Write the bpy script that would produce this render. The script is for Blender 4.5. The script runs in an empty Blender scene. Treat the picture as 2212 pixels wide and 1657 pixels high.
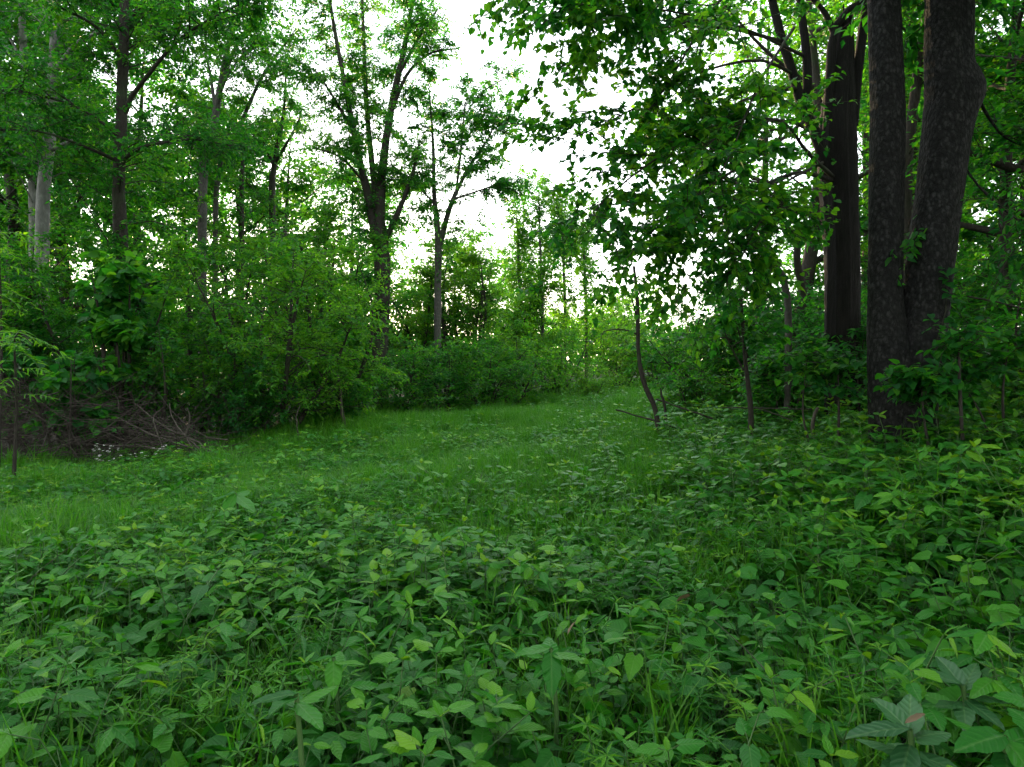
import bpy, math, random
import numpy as np
from mathutils import Vector, Matrix, Euler

R = math.radians
rng = np.random.default_rng(11)
random.seed(11)
S = bpy.context.scene

# ------------------------------------------------------------------ camera, sky, sun, exposure
CH = 1.5            # eye height
FPX = 1495.0        # focal length in 2212-wide pixels
HOR = 780.0         # row of the horizon
cam = bpy.data.cameras.new('camera')
camo = bpy.data.objects.new('camera', cam)
S.collection.objects.link(camo)
cam.sensor_fit = 'HORIZONTAL'
cam.sensor_width = 36.0
cam.lens = 36.0 * FPX / 2212.0
cam.shift_y = -(828.5 - HOR) / 2212.0
cam.clip_start = 0.05
cam.clip_end = 3000
camo.location = (0, 0, CH)
camo.rotation_euler = (R(90), 0, 0)
S.camera = camo

SUN_EL, SUN_AZ = R(4.0), R(-17.5)     # low evening sun, ahead and left (azimuth from +Y towards +X)
world = bpy.data.worlds.new('World')
S.world = world
world.use_nodes = True
nt = world.node_tree
nt.nodes.clear()
sky = nt.nodes.new('ShaderNodeTexSky')
sky.sky_type = 'NISHITA'
sky.sun_disc = False
sky.sun_elevation = SUN_EL
sky.sun_rotation = SUN_AZ
sky.air_density = 1.0
sky.dust_density = 0.3
sky.ozone_density = 1.0
hs = nt.nodes.new('ShaderNodeHueSaturation')
hs.inputs['Saturation'].default_value = 0.6
bg = nt.nodes.new('ShaderNodeBackground')
bg.inputs['Strength'].default_value = 0.15
wo = nt.nodes.new('ShaderNodeOutputWorld')
nt.links.new(sky.outputs[0], hs.inputs['Color'])
# a thin even veil of evening cloud over the blue
veil = nt.nodes.new('ShaderNodeMixRGB')
veil.blend_type = 'ADD'
veil.inputs[0].default_value = 1.0
veil.inputs[2].default_value = (1.85, 1.87, 1.95, 1)
hs.inputs['Value'].default_value = 0.65
nt.links.new(hs.outputs[0], veil.inputs[1])
nt.links.new(veil.outputs[0], bg.inputs[0])
nt.links.new(bg.outputs[0], wo.inputs[0])

sl = bpy.data.lights.new('sun', 'SUN')
sl.energy = 2.6
sl.angle = R(0.6)
sl.color = (1.0, 0.72, 0.38)
so = bpy.data.objects.new('sun', sl)
S.collection.objects.link(so)
sd = Vector((math.sin(SUN_AZ) * math.cos(SUN_EL), math.cos(SUN_AZ) * math.cos(SUN_EL), math.sin(SUN_EL)))
so.rotation_euler = (-sd).to_track_quat('-Z', 'Y').to_euler()
so.location = (-9, 30, 12)

S.view_settings.view_transform = 'Standard'
S.view_settings.look = 'None'
S.view_settings.exposure = 2.88
S.view_settings.gamma = 1.0
S.view_settings.use_curve_mapping = False
S.render.engine = 'CYCLES'
cy = S.cycles
cy.max_bounces = 7
cy.diffuse_bounces = 3
cy.glossy_bounces = 2
cy.transmission_bounces = 3
cy.transparent_max_bounces = 4
cy.use_denoising = True
cy.sample_clamp_indirect = 6

# ------------------------------------------------------------------ helpers
def PX(u, v, d):
    """a point at depth d that shows at column u, row v of the 2212-wide photograph"""
    return np.array([(u - 1106.0) / FPX * d, d, CH + (HOR - v) / FPX * d])

def sstep(a, b, x):
    t = np.clip((x - a) / (b - a), 0, 1)
    return t * t * (3 - 2 * t)

def gz(x, y):
    x = np.asarray(x, float); y = np.asarray(y, float)
    sp = np.log1p(np.exp(np.clip((x - 0.4) * 3, -30, 30))) / 3
    slope = 0.165 - 0.085 * sstep(9, 24, y)
    z = slope * np.minimum(sp, 14)
    z = z + 0.05 * sstep(-1, -7, x) * -3.0 * sstep(4, 10, y)
    z = z + 0.03 * np.sin(x * 1.3 + 0.7) * np.sin(y * 0.9) + 0.015 * np.sin(x * 3.1 + y * 2.3)
    return z

def patch(x, y, sc, seed):
    """smooth random patches, 0..1"""
    g = np.random.default_rng(seed); T = g.random((64, 64))
    x = np.asarray(x, float) / sc + 17.3; y = np.asarray(y, float) / sc + 9.1
    i = np.floor(x).astype(int); j = np.floor(y).astype(int); u = x - i; v = y - j
    u = u * u * (3 - 2 * u); v = v * v * (3 - 2 * v)
    q = lambda a, b: T[a % 64, b % 64]
    return (q(i, j) * (1 - u) + q(i + 1, j) * u) * (1 - v) + (q(i, j + 1) * (1 - u) + q(i + 1, j + 1) * u) * v

def herb_patch(x, y):
    return .65 * patch(x, y, .75, 3) + .35 * patch(x, y, .3, 4)

def nrm(a):
    a = np.asarray(a, float)
    return a / np.maximum(np.linalg.norm(a, axis=-1, keepdims=True), 1e-9)

def tag(o, label=None, cat=None, group=None, kind=None):
    if label: o['label'] = label
    if cat: o['category'] = cat
    if group: o['group'] = group
    if kind: o['kind'] = kind
    return o

def link(o, parent=None):
    S.collection.objects.link(o)
    if parent is not None: o.parent = parent
    return o

def thing(name, loc, label, cat, group=None):
    o = bpy.data.objects.new(name, None)
    o.empty_display_size = 0.2
    o.location = [float(c) for c in loc]
    link(o)
    return tag(o, label, cat, group)

class MB:
    """collects vertex and face arrays, then becomes one mesh"""
    def __init__(self): self.v = []; self.f = []; self.n = 0
    def add(self, verts, faces, mat=0, tint=None, uv=None):
        # verts (N,3); faces (M,3) or (M,4)
        verts = np.asarray(verts, np.float32).reshape(-1, 3)
        faces = np.asarray(faces, np.int64)
        if len(verts) == 0: return
        if tint is None: tint = np.full(len(verts), 0.5, np.float32)
        if uv is None: uv = np.zeros((len(verts), 2), np.float32)
        self.v.append((verts, np.asarray(tint, np.float32), np.asarray(uv, np.float32)))
        self.f.append((faces + self.n, mat))
        self.n += len(verts)
    def mesh(self, name, mats, smooth=False, origin=None):
        me = bpy.data.meshes.new(name)
        V = np.concatenate([a[0] for a in self.v]); T = np.concatenate([a[1] for a in self.v]); U = np.concatenate([a[2] for a in self.v])
        if origin is not None: V = V - np.asarray(origin, np.float32)
        loops = np.concatenate([f.ravel() for f, m in self.f]).astype(np.int32)
        tot = np.concatenate([np.full(len(f), f.shape[1]) for f, m in self.f]).astype(np.int32)
        mi = np.concatenate([np.full(len(f), m) for f, m in self.f]).astype(np.int32)
        st = np.concatenate([[0], np.cumsum(tot)[:-1]]).astype(np.int32)
        me.vertices.add(len(V)); me.vertices.foreach_set('co', V.astype(np.float32).ravel())
        me.loops.add(len(loops)); me.loops.foreach_set('vertex_index', loops)
        me.polygons.add(len(tot)); me.polygons.foreach_set('loop_start', st)
        try: me.polygons.foreach_set('loop_total', tot)
        except Exception: pass
        me.polygons.foreach_set('material_index', mi)
        if smooth: me.polygons.foreach_set('use_smooth', np.ones(len(tot), bool))
        at = me.attributes.new('tint', 'FLOAT', 'POINT'); at.data.foreach_set('value', T)
        ul = me.uv_layers.new(name='UVMap'); ul.data.foreach_set('uv', U[loops].astype(np.float32).ravel())
        for m in mats: me.materials.append(m)
        me.update(calc_edges=True)
        return me
    def obj(self, name, mats, parent=None, smooth=False, origin=None):
        o = bpy.data.objects.new(name, self.mesh(name, mats, smooth, origin))
        return link(o, parent)

def tubes(mb, P, rad, sides=4, mat=0, tint=0.5, rough=0.0):
    """P (M,K,3) polylines, rad (M,K)"""
    P = np.asarray(P, float); rad = np.asarray(rad, float)
    M, K = P.shape[:2]
    if M == 0: return
    T = np.gradient(P, axis=1); T = nrm(T)
    md = nrm(P[:, -1] - P[:, 0])
    ref = np.where(np.abs(md[:, 2:3]) < 0.8, np.array([[0, 0, 1.0]]), np.array([[0.3, 1.0, 0]]))
    ref = np.broadcast_to(ref[:, None, :], T.shape)
    n1 = nrm(ref - np.sum(ref * T, -1, keepdims=True) * T)
    n2 = np.cross(T, n1)
    a = np.arange(sides) / sides * 2 * np.pi
    rr = rad[:, :, None] * np.ones(sides)
    if rough: rr = rr * (1 + rough * rng.normal(size=rr.shape))
    V = P[:, :, None, :] + rr[..., None] * (np.cos(a)[None, None, :, None] * n1[:, :, None, :] + np.sin(a)[None, None, :, None] * n2[:, :, None, :])
    i = np.arange(M)[:, None, None] * K * sides + np.arange(K - 1)[None, :, None] * sides
    j = np.arange(sides)[None, None, :]; j2 = (j + 1) % sides
    F = np.stack([i + j, i + j2, i + sides + j2, i + sides + j], -1).reshape(-1, 4)
    mb.add(V.reshape(-1, 3), F, mat, np.full(M * K * sides, tint))

def resample(pts, rad, n):
    """smooth curve (Catmull-Rom) through pts with radii"""
    pts = np.asarray(pts, float); rad = np.asarray(rad, float)
    if len(pts) == 2:
        t = np.linspace(0, 1, n)[:, None]
        return pts[0] * (1 - t) + pts[1] * t, np.interp(t[:, 0], [0, 1], rad)
    s = np.concatenate([[0], np.cumsum(np.linalg.norm(np.diff(pts, axis=0), axis=1))]); s /= s[-1]
    q = np.linspace(0, 1, n)
    pp = np.vstack([2 * pts[0] - pts[1], pts, 2 * pts[-1] - pts[-2]])
    out = []
    for t in q:
        k = min(max(np.searchsorted(s, t, side='right') - 1, 0), len(pts) - 2)
        f = (t - s[k]) / max(s[k + 1] - s[k], 1e-9)
        a, b, c, d = pp[k], pp[k + 1], pp[k + 2], pp[k + 3]
        out.append(0.5 * (2 * b + (c - a) * f + (2 * a - 5 * b + 4 * c - d) * f * f + (3 * b - a - 3 * c + d) * f ** 3))
    return np.array(out), np.interp(q, s, rad)

# leaf templates: (side, along, normal) per vertex, faces
def half_leaf(side_pts, mids, fold, droop):
    v = []; uv = []
    for (x, y) in mids: v.append((0, y, -droop * y * y)); uv.append((0, y))
    nm = len(mids)
    for sgn in (1, -1):
        for (x, y) in side_pts: v.append((sgn * x, y, fold * x - droop * y * y)); uv.append((sgn * x, y))
    return np.array(v), np.array(uv), nm, len(side_pts)
def tpl_rhomb(w=0.5, fold=0.25, droop=0.15):
    v, uv, nm, ns = half_leaf([(w / 2, 0.42)], [(0, 0), (0, 1)], fold, droop)
    return v, np.array([[0, 2, 1], [0, 1, 3]]), uv
def tpl_oval(w=0.5, fold=0.25, droop=0.2):
    v, uv, nm, ns = half_leaf([(w * .42, 0.25), (w * .45, .62)], [(0, 0), (0, 1)], fold, droop)
    return v, np.array([[0, 2, 3], [0, 3, 1], [0, 5, 4], [0, 1, 5]]), uv
def tpl_heart(w=0.86, fold=0.2, droop=0.28):
    v, uv, nm, ns = half_leaf([(w * .30, -.08), (w * .5, .22), (w * .34, .66)], [(0, 0), (0, .5), (0, 1.02)], fold, droop)
    F = []
    for o, s in ((3, 1), (6, -1)):
        for t in ((0, o, o + 1), (0, o + 1, 1), (1, o + 1, o + 2), (1, o + 2, 2)):
            F.append(t if s == 1 else t[::-1])
    return v, np.array(F), uv
RHOMB, OVAL, HEART = tpl_rhomb(), tpl_oval(), tpl_heart()
NARROW = tpl_rhomb(0.34, 0.3, 0.25)
HEARTS = [tpl_heart(.86, .2, .28), tpl_heart(.8, .32, .45), tpl_heart(.92, .08, .12), tpl_heart(.82, .26, -.1)]

def place_leaves(mb, pos, axis, normal, size, tpl, mat=1, tint=None):
    if len(pos) == 0: return
    tv, tf, tuv = tpl
    axis = nrm(axis)
    normal = nrm(normal - np.sum(normal * axis, -1, keepdims=True) * axis)
    side = np.cross(axis, normal)
    V = pos[:, None] + size[:, None, None] * (tv[None, :, 0:1] * side[:, None] + tv[None, :, 1:2] * axis[:, None] + tv[None, :, 2:3] * normal[:, None])
    N, K = V.shape[:2]
    F = (np.arange(N)[:, None, None] * K + tf[None]).reshape(-1, 3)
    mb.add(V.reshape(-1, 3), F, mat, np.repeat(tint, K), np.tile(tuv, (N, 1)))

# ------------------------------------------------------------------ materials
def mat(name):
    m = bpy.data.materials.new(name); m.use_nodes = True
    m.node_tree.nodes.clear()
    return m, m.node_tree.nodes, m.node_tree.links

def ramp(N, stops):
    r = N.new('ShaderNodeValToRGB'); e = r.color_ramp.elements
    while len(e) < len(stops): e.new(0.5)
    for k, (p, c) in enumerate(stops): e[k].position = p; e[k].color = (*c, 1)
    return r

def leaf_material(name, refl, trans, tfac=0.42, rough=0.42, source='attr', veins=False, spec=0.5):
    m, N, L = mat(name)
    if source == 'attr':
        a = N.new('ShaderNodeAttribute'); a.attribute_name = 'tint'; fac = a.outputs['Fac']
    else:
        oi = N.new('ShaderNodeObjectInfo'); a = N.new('ShaderNodeAttribute'); a.attribute_name = 'tint'
        mx = N.new('ShaderNodeMath'); mx.operation = 'MULTIPLY_ADD'; mx.inputs[1].default_value = 0.55
        L.new(oi.outputs['Random'], mx.inputs[0]); 
        ml = N.new('ShaderNodeMath'); ml.operation = 'MULTIPLY'; ml.inputs[1].default_value = 0.55
        L.new(a.outputs['Fac'], ml.inputs[0]); L.new(ml.outputs[0], mx.inputs[2]); fac = mx.outputs[0]
    r1, r2 = ramp(N, refl), ramp(N, trans)
    L.new(fac, r1.inputs[0]); L.new(fac, r2.inputs[0])
    c1, c2 = r1.outputs[0], r2.outputs[0]
    # blotches inside the leaf
    tc = N.new('ShaderNodeTexCoord'); nz = N.new('ShaderNodeTexNoise'); nz.inputs['Scale'].default_value = 60
    L.new(tc.outputs['Object'], nz.inputs['Vector'])
    hsv = N.new('ShaderNodeHueSaturation'); mr = N.new('ShaderNodeMapRange')
    mr.inputs['To Min'].default_value = 0.75; mr.inputs['To Max'].default_value = 1.25
    L.new(nz.outputs['Fac'], mr.inputs['Value']); L.new(mr.outputs[0], hsv.inputs['Value']); L.new(c1, hsv.inputs['Color']); c1 = hsv.outputs[0]
    p = N.new('ShaderNodeBsdfPrincipled'); p.inputs['Roughness'].default_value = rough
    p.inputs['Specular IOR Level'].default_value = spec
    if veins:
        uv = N.new('ShaderNodeUVMap'); sx = N.new('ShaderNodeSeparateXYZ'); L.new(uv.outputs[0], sx.inputs[0])
        ab = N.new('ShaderNodeMath'); ab.operation = 'ABSOLUTE'; L.new(sx.outputs[0], ab.inputs[0])
        def M(op, x, y=None, z=None):
            n = N.new('ShaderNodeMath'); n.operation = op
            for k, q in enumerate((x, y, z)):
                if q is None: continue
                if isinstance(q, (int, float)): n.inputs[k].default_value = q
                else: L.new(q, n.inputs[k])
            return n.outputs[0]
        ph = M('MULTIPLY_ADD', ab.outputs[0], -0.9, sx.outputs[1])
        fr = M('FRACT', M('MULTIPLY', ph, 7.0))
        lat = M('SUBTRACT', 1.0, M('MULTIPLY', M('ABSOLUTE', M('SUBTRACT', fr, 0.5)), 9.0)); lat = M('MAXIMUM', lat, 0.0)
        mid = M('MAXIMUM', M('SUBTRACT', 1.0, M('MULTIPLY', ab.outputs[0], 32.0)), 0.0)
        vein = M('MINIMUM', M('ADD', M('MULTIPLY', lat, 0.4), mid), 1.0)
        mxc = N.new('ShaderNodeMixRGB'); mxc.inputs[2].default_value = (0.16, 0.3, 0.09, 1)
        L.new(M('MULTIPLY', vein, 0.3), mxc.inputs[0]); L.new(c1, mxc.inputs[1]); c1 = mxc.outputs[0]
        bp = N.new('ShaderNodeBump'); bp.inputs['Strength'].default_value = 0.4; bp.inputs['Distance'].default_value = 0.003
        wv = M('SINE', M('MULTIPLY', ph, 44.0)); L.new(M('SUBTRACT', M('MULTIPLY', wv, 0.5), vein), bp.inputs['Height']); L.new(bp.outputs[0], p.inputs['Normal'])
    L.new(c1, p.inputs['Base Color'])
    t = N.new('ShaderNodeBsdfTranslucent'); L.new(c2, t.inputs[0])
    mx = N.new('ShaderNodeMixShader'); mx.inputs[0].default_value = tfac
    L.new(p.outputs[0], mx.inputs[1]); L.new(t.outputs[0], mx.inputs[2])
    o = N.new('ShaderNodeOutputMaterial'); L.new(mx.outputs[0], o.inputs[0])
    return m

G_REFL = [(0.0, (0.012, 0.075, 0.020)), (0.5, (0.022, 0.125, 0.018)), (1.0, (0.06, 0.20, 0.018))]
G_TRAN = [(0.0, (0.02, 0.20, 0.02)), (0.5, (0.075, 0.42, 0.012)), (1.0, (0.25, 0.60, 0.015))]
M_LEAF = leaf_material('tree_leaf', G_REFL, G_TRAN, 0.46, 0.45, spec=0.18)
M_HERB = leaf_material('herb_leaf', [(0.0, (0.009, 0.075, 0.013)), (0.45, (0.022, 0.155, 0.012)), (0.8, (0.06, 0.23, 0.010)), (1.0, (0.13, 0.30, 0.010))],
                       [(0.0, (0.02, 0.22, 0.012)), (0.55, (0.07, 0.40, 0.01)), (1.0, (0.30, 0.56, 0.01))], 0.27, 0.42, 'obj', True, 0.2)
M_GREY = leaf_material('greygreen_leaf', [(0.0, (0.016, 0.09, 0.024)), (1.0, (0.034, 0.14, 0.034))], [(0.0, (0.03, 0.17, 0.02)), (1.0, (0.06, 0.25, 0.03))], 0.25, 0.5, 'obj', True)
M_GRASS = leaf_material('grass_blade', [(0.0, (0.024, 0.12, 0.012)), (1.0, (0.085, 0.22, 0.014))], [(0.0, (0.04, 0.3, 0.01)), (1.0, (0.14, 0.5, 0.015))], 0.4, 0.42, 'obj', spec=0.25)
M_STEM = leaf_material('herb_stem', [(0.0, (0.035, 0.10, 0.03)), (1.0, (0.08, 0.16, 0.04))], [(0.0, (0.03, 0.1, 0.02)), (1.0, (0.06, 0.2, 0.02))], 0.15, 0.5, 'obj')

def bark_material(name, c0, c1, c2, scale=(14, 14, 3.5), bump=0.8, plates=False, moss=0.0):
    m, N, L = mat(name)
    tc = N.new('ShaderNodeTexCoord'); mp = N.new('ShaderNodeMapping'); mp.inputs['Scale'].default_value = scale
    L.new(tc.outputs['Object'], mp.inputs[0])
    n1 = N.new('ShaderNodeTexNoise'); n1.inputs['Scale'].default_value = 3.0; n1.inputs['Detail'].default_value = 8; n1.inputs['Roughness'].default_value = 0.7
    L.new(mp.outputs[0], n1.inputs['Vector'])
    n2 = N.new('ShaderNodeTexNoise'); n2.inputs['Scale'].default_value = 1.7; n2.inputs['Detail'].default_value = 3
    L.new(tc.outputs['Object'], n2.inputs['Vector'])
    h = n1.outputs['Fac']
    if plates:
        nw = N.new('ShaderNodeTexNoise'); nw.inputs['Scale'].default_value = 1.1; nw.inputs['Detail'].default_value = 2
        L.new(mp.outputs[0], nw.inputs['Vector'])
        wp = N.new('ShaderNodeMixRGB'); wp.blend_type = 'LINEAR_LIGHT'; wp.inputs[0].default_value = 0.55
        L.new(mp.outputs[0], wp.inputs[1]); L.new(nw.outputs['Color'], wp.inputs[2])
        vc = N.new('ShaderNodeTexVoronoi'); vc.inputs['Scale'].default_value = 1.0; L.new(wp.outputs[0], vc.inputs['Vector'])
        sp = N.new('ShaderNodeSeparateColor'); L.new(vc.outputs['Color'], sp.inputs[0])
        inv = N.new('ShaderNodeMath'); inv.operation = 'MULTIPLY_ADD'; inv.inputs[1].default_value = -0.75; inv.inputs[2].default_value = 0.6; L.new(vc.outputs['Distance'], inv.inputs[0])
        ma = N.new('ShaderNodeMath'); ma.operation = 'MULTIPLY_ADD'; ma.inputs[1].default_value = 0.45
        L.new(sp.outputs[0], ma.inputs[0]); L.new(inv.outputs[0], ma.inputs[2])
        mb_ = N.new('ShaderNodeMath'); mb_.operation = 'MULTIPLY_ADD'; mb_.inputs[1].default_value = 0.5
        L.new(n1.outputs['Fac'], mb_.inputs[0]); L.new(ma.outputs[0], mb_.inputs[2])
        sc = N.new('ShaderNodeMath'); sc.operation = 'MULTIPLY'; sc.inputs[1].default_value = 0.7; L.new(mb_.outputs[0], sc.inputs[0])
        h = sc.outputs[0]
    r = ramp(N, [(0.25, c0), (0.55, c1), (0.8, c2)]); L.new(h, r.inputs[0])
    col = r.outputs[0]
    if moss:
        rm = ramp(N, [(0.5, (0, 0, 0)), (0.7, (1, 1, 1))]); L.new(n2.outputs['Fac'], rm.inputs[0])
        mx = N.new('ShaderNodeMixRGB'); mx.inputs[2].default_value = (0.04, 0.08, 0.025, 1)
        mm = N.new('ShaderNodeMath'); mm.operation = 'MULTIPLY'; mm.inputs[1].default_value = moss
        L.new(rm.outputs[0], mm.inputs[0]); L.new(mm.outputs[0], mx.inputs[0]); L.new(col, mx.inputs[1]); col = mx.outputs[0]
    p = N.new('ShaderNodeBsdfPrincipled'); p.inputs['Roughness'].default_value = 0.85; p.inputs['Specular IOR Level'].default_value = 0.25
    L.new(col, p.inputs['Base Color'])
    b = N.new('ShaderNodeBump'); b.inputs['Strength'].default_value = bump; b.inputs['Distance'].default_value = 0.03
    L.new(h, b.inputs['Height']); L.new(b.outputs[0], p.inputs['Normal'])
    o = N.new('ShaderNodeOutputMaterial'); L.new(p.outputs[0], o.inputs[0])
    return m
M_BARK = bark_material('dark_bark', (0.014, 0.012, 0.010), (0.04, 0.034, 0.029), (0.08, 0.07, 0.06), moss=0.5)
M_CHERRY = bark_material('cherry_bark', (0.003, 0.003, 0.003), (0.011, 0.011, 0.011), (0.036, 0.036, 0.036), (34, 34, 21), 1.0, True)
M_FURROW = bark_material('furrowed_bark', (0.004, 0.004, 0.0035), (0.012, 0.0105, 0.0095), (0.028, 0.025, 0.022), (22, 22, 1.6), 1.0)
M_GREYB = bark_material('grey_bark', (0.035, 0.034, 0.031), (0.085, 0.08, 0.074), (0.14, 0.13, 0.12), (10, 10, 5), 0.5, moss=0.4)
M_PALE = bark_material('sycamore_bark', (0.09, 0.09, 0.08), (0.2, 0.2, 0.19), (0.42, 0.42, 0.4), (3.0, 3.0, 1.4), 0.3)
M_DEAD = bark_material('dead_wood', (0.04, 0.033, 0.028), (0.085, 0.074, 0.063), (0.15, 0.135, 0.115), (12, 12, 12), 0.5)
M_BRUSH = bark_material('brush_wood', (0.02, 0.016, 0.014), (0.05, 0.04, 0.035), (0.1, 0.082, 0.07), (9, 9, 9), 0.4)

def plain(name, c, rough=0.7):
    m, N, L = mat(name)
    tc = N.new('ShaderNodeTexCoord'); nz = N.new('ShaderNodeTexNoise'); nz.inputs['Scale'].default_value = 35; nz.inputs['Detail'].default_value = 4
    L.new(tc.outputs['Object'], nz.inputs['Vector'])
    r = ramp(N, [(0.3, tuple(x * .7 for x in c)), (0.7, c)]); L.new(nz.outputs['Fac'], r.inputs[0])
    p = N.new('ShaderNodeBsdfPrincipled'); p.inputs['Roughness'].default_value = rough; L.new(r.outputs[0], p.inputs['Base Color'])
    o = N.new('ShaderNodeOutputMaterial'); L.new(p.outputs[0], o.inputs[0])
    return m
M_FLOWER = plain('white_petal', (0.75, 0.75, 0.72))
M_DRY = plain('dry_leaf', (0.15, 0.10, 0.05))

m, N, L = mat('forest_soil')
tc = N.new('ShaderNodeTexCoord'); nz = N.new('ShaderNodeTexNoise'); nz.inputs['Scale'].default_value = 6; nz.inputs['Detail'].default_value = 10; nz.inputs['Roughness'].default_value = .75
L.new(tc.outputs['Object'], nz.inputs['Vector'])
rr = ramp(N, [(0.3, (0.008, 0.008, 0.005)), (0.55, (0.02, 0.017, 0.010)), (0.75, (0.028, 0.03, 0.012))]); L.new(nz.outputs['Fac'], rr.inputs[0])
p = N.new('ShaderNodeBsdfPrincipled'); p.inputs['Roughness'].default_value = 0.95; L.new(rr.outputs[0], p.inputs['Base Color'])
bp = N.new('ShaderNodeBump'); bp.inputs['Distance'].default_value = 0.05; L.new(nz.outputs['Fac'], bp.inputs['Height']); L.new(bp.outputs[0], p.inputs['Normal'])
o = N.new('ShaderNodeOutputMaterial'); L.new(p.outputs[0], o.inputs[0])
M_SOIL = m

# ------------------------------------------------------------------ ground
def ground():
    xs = np.concatenate([[-900, -400, -180, -90, -60], np.arange(-44, 44.1, 0.8), [60, 90, 180, 400, 900]])
    ys = np.concatenate([[-300, -120, -50, -25], np.arange(-14, 62, 0.8), [75, 100, 160, 300, 600, 1200]])
    X, Y = np.meshgrid(xs, ys)
    V = np.stack([X, Y, gz(X, Y)], -1).reshape(-1, 3)
    w = len(xs)
    i = (np.arange(len(ys) - 1)[:, None] * w + np.arange(w - 1)[None]).ravel()
    mb = MB(); mb.add(V, np.stack([i, i + 1, i + 1 + w, i + w], -1))
    tag(mb.obj('ground', [M_SOIL], smooth=True), 'dark forest soil under the plants, rising to the right', 'ground', kind='structure')
ground()

# ------------------------------------------------------------------ trees
def sample_limb(limbs, idx, t):
    """positions and tangents on resampled limbs (all with the same number of points)"""
    if len({len(l[0]) for l in limbs}) > 1: limbs = [resample(l[0], l[1], 14) for l in limbs]
    A = np.stack([l[0] for l in limbs])           # (Lm,K,3)
    K = A.shape[1]
    f = np.clip(t, 0, 1) * (K - 1); k = np.minimum(f.astype(int), K - 2); f = (f - k)[:, None]
    a, b = A[idx, k], A[idx, k + 1]
    rA = np.stack([l[1] for l in limbs]); r = rA[idx, k]
    return a * (1 - f) + b * f, nrm(b - a), r

def polyline(p, d, Ln, K, bend):
    s = np.linspace(0, 1, K)
    return p[:, None] + d[:, None] * (Ln[:, None] * s)[..., None] + bend[:, None] * (Ln[:, None] * s * s)[..., None]

def grow(limbs, nb, nt, nl, Lb, Lt, leaf, t0=0.25, up=0.15, flat=0.45, bend=-0.12, out=0.9, along=0.5,
         tint=(0.4, 0.18), tpl=RHOMB, bark=0, weights=None, bias=None, seed=0, leafnoise=0.45, thick=0.011, tmax=1.0):
    """boughs > twigs > leaves along the given limbs; returns an MB and the leaf arrays"""
    g = np.random.default_rng(seed)
    mb = MB()
    ln = np.array([np.sum(np.linalg.norm(np.diff(l[0], axis=0), axis=1)) for l in limbs]) if weights is None else np.array(weights, float)
    li = g.choice(len(limbs), nb, p=ln / ln.sum())
    t = t0 + (tmax - t0) * g.random(nb) ** 0.85
    p, tg, r = sample_limb(limbs, li, t)
    az = g.random(nb) * 2 * np.pi
    h = np.stack([np.cos(az), np.sin(az), np.zeros(nb)], -1)
    d = tg * along + h * out + np.array([0, 0, 1]) * (up + 0.25 * g.normal(size=(nb, 1)))
    if bias is not None: d = d + np.array(bias)
    d = nrm(d)
    Ln = Lb * (0.45 + 0.75 * g.random(nb)) * (1.15 - 0.55 * t)
    bd = np.array([0, 0, 1]) * bend * (0.6 + 0.8 * g.random((nb, 1))) + 0.22 * g.normal(size=(nb, 3))
    Bp = polyline(p, d, Ln, 6, bd)
    r0 = np.minimum(r * 0.6, thick * Ln + 0.002)
    far = np.mean(p[:, 1]) > 12.6 or np.mean(p[:, 1]) < 0      # coarser wood far off
    if far: tubes(mb, Bp[:, [0, 2, 5]], r0[:, None] * np.array([1, .7, .25])[None], 3, 0)
    else: tubes(mb, Bp, r0[:, None] * np.linspace(1, 0.25, 6)[None], 4, 0)
    W = nb * nt
    bi = g.integers(0, nb, W)
    tt = 0.12 + 0.88 * g.random(W) ** 0.8
    blimbs = [(Bp[k], np.full(6, 0.01)) for k in range(nb)]
    q, qt, _ = sample_limb(blimbs, bi, tt)
    rv = g.normal(size=(W, 3)); rv[:, 2] *= flat
    td = nrm(qt * 0.7 + nrm(rv) * 0.9)
    Lw = Lt * (0.4 + 0.8 * g.random(W)) * (1.1 - 0.4 * tt)
    Tp = polyline(q, td, Lw, 3, np.array([0, 0, -0.2]) + 0.15 * g.normal(size=(W, 3)))
    if far: tubes(mb, Tp[:, [0, 2]], (0.0035 + 0.004 * Lw)[:, None] * np.array([1, .35])[None], 3, 0)
    else: tubes(mb, Tp, (0.0035 + 0.004 * Lw)[:, None] * np.array([1, .7, .35])[None], 3, 0)
    n = W * nl
    wi = np.repeat(np.arange(W), nl)
    s = np.clip(g.random(n) * 1.05, 0, 1.0)
    pos = Tp[wi, 0] * ((1 - s) * (1 - s))[:, None]
    # quadratic through the three twig points
    l0 = (1 - s) * (1 - 2 * s); l1 = 4 * s * (1 - s); l2 = s * (2 * s - 1)
    pos = Tp[wi, 0] * l0[:, None] + Tp[wi, 1] * l1[:, None] + Tp[wi, 2] * l2[:, None]
    pos = pos + 0.25 * leaf * g.normal(size=(n, 3))
    tdir = nrm(Tp[wi, 2] - Tp[wi, 0])
    sd = np.cross(tdir, np.array([0, 0, 1.0])); sd = nrm(sd) * g.choice([-1, 1], n)[:, None]
    ax = tdir * 0.55 + sd * 0.8 + np.array([0, 0, -0.22]) + 0.35 * g.normal(size=(n, 3))
    nm = np.array([0, 0, 1.0]) + leafnoise * g.normal(size=(n, 3))
    sz = leaf * (0.6 + 0.6 * g.random(n))
    br_t = g.normal(size=nb) * tint[1] * 0.7
    ti = np.clip(tint[0] + br_t[bi[wi]] + tint[1] * g.normal(size=n), 0, 1)
    return mb, (pos, ax, nm, sz, ti)

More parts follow.
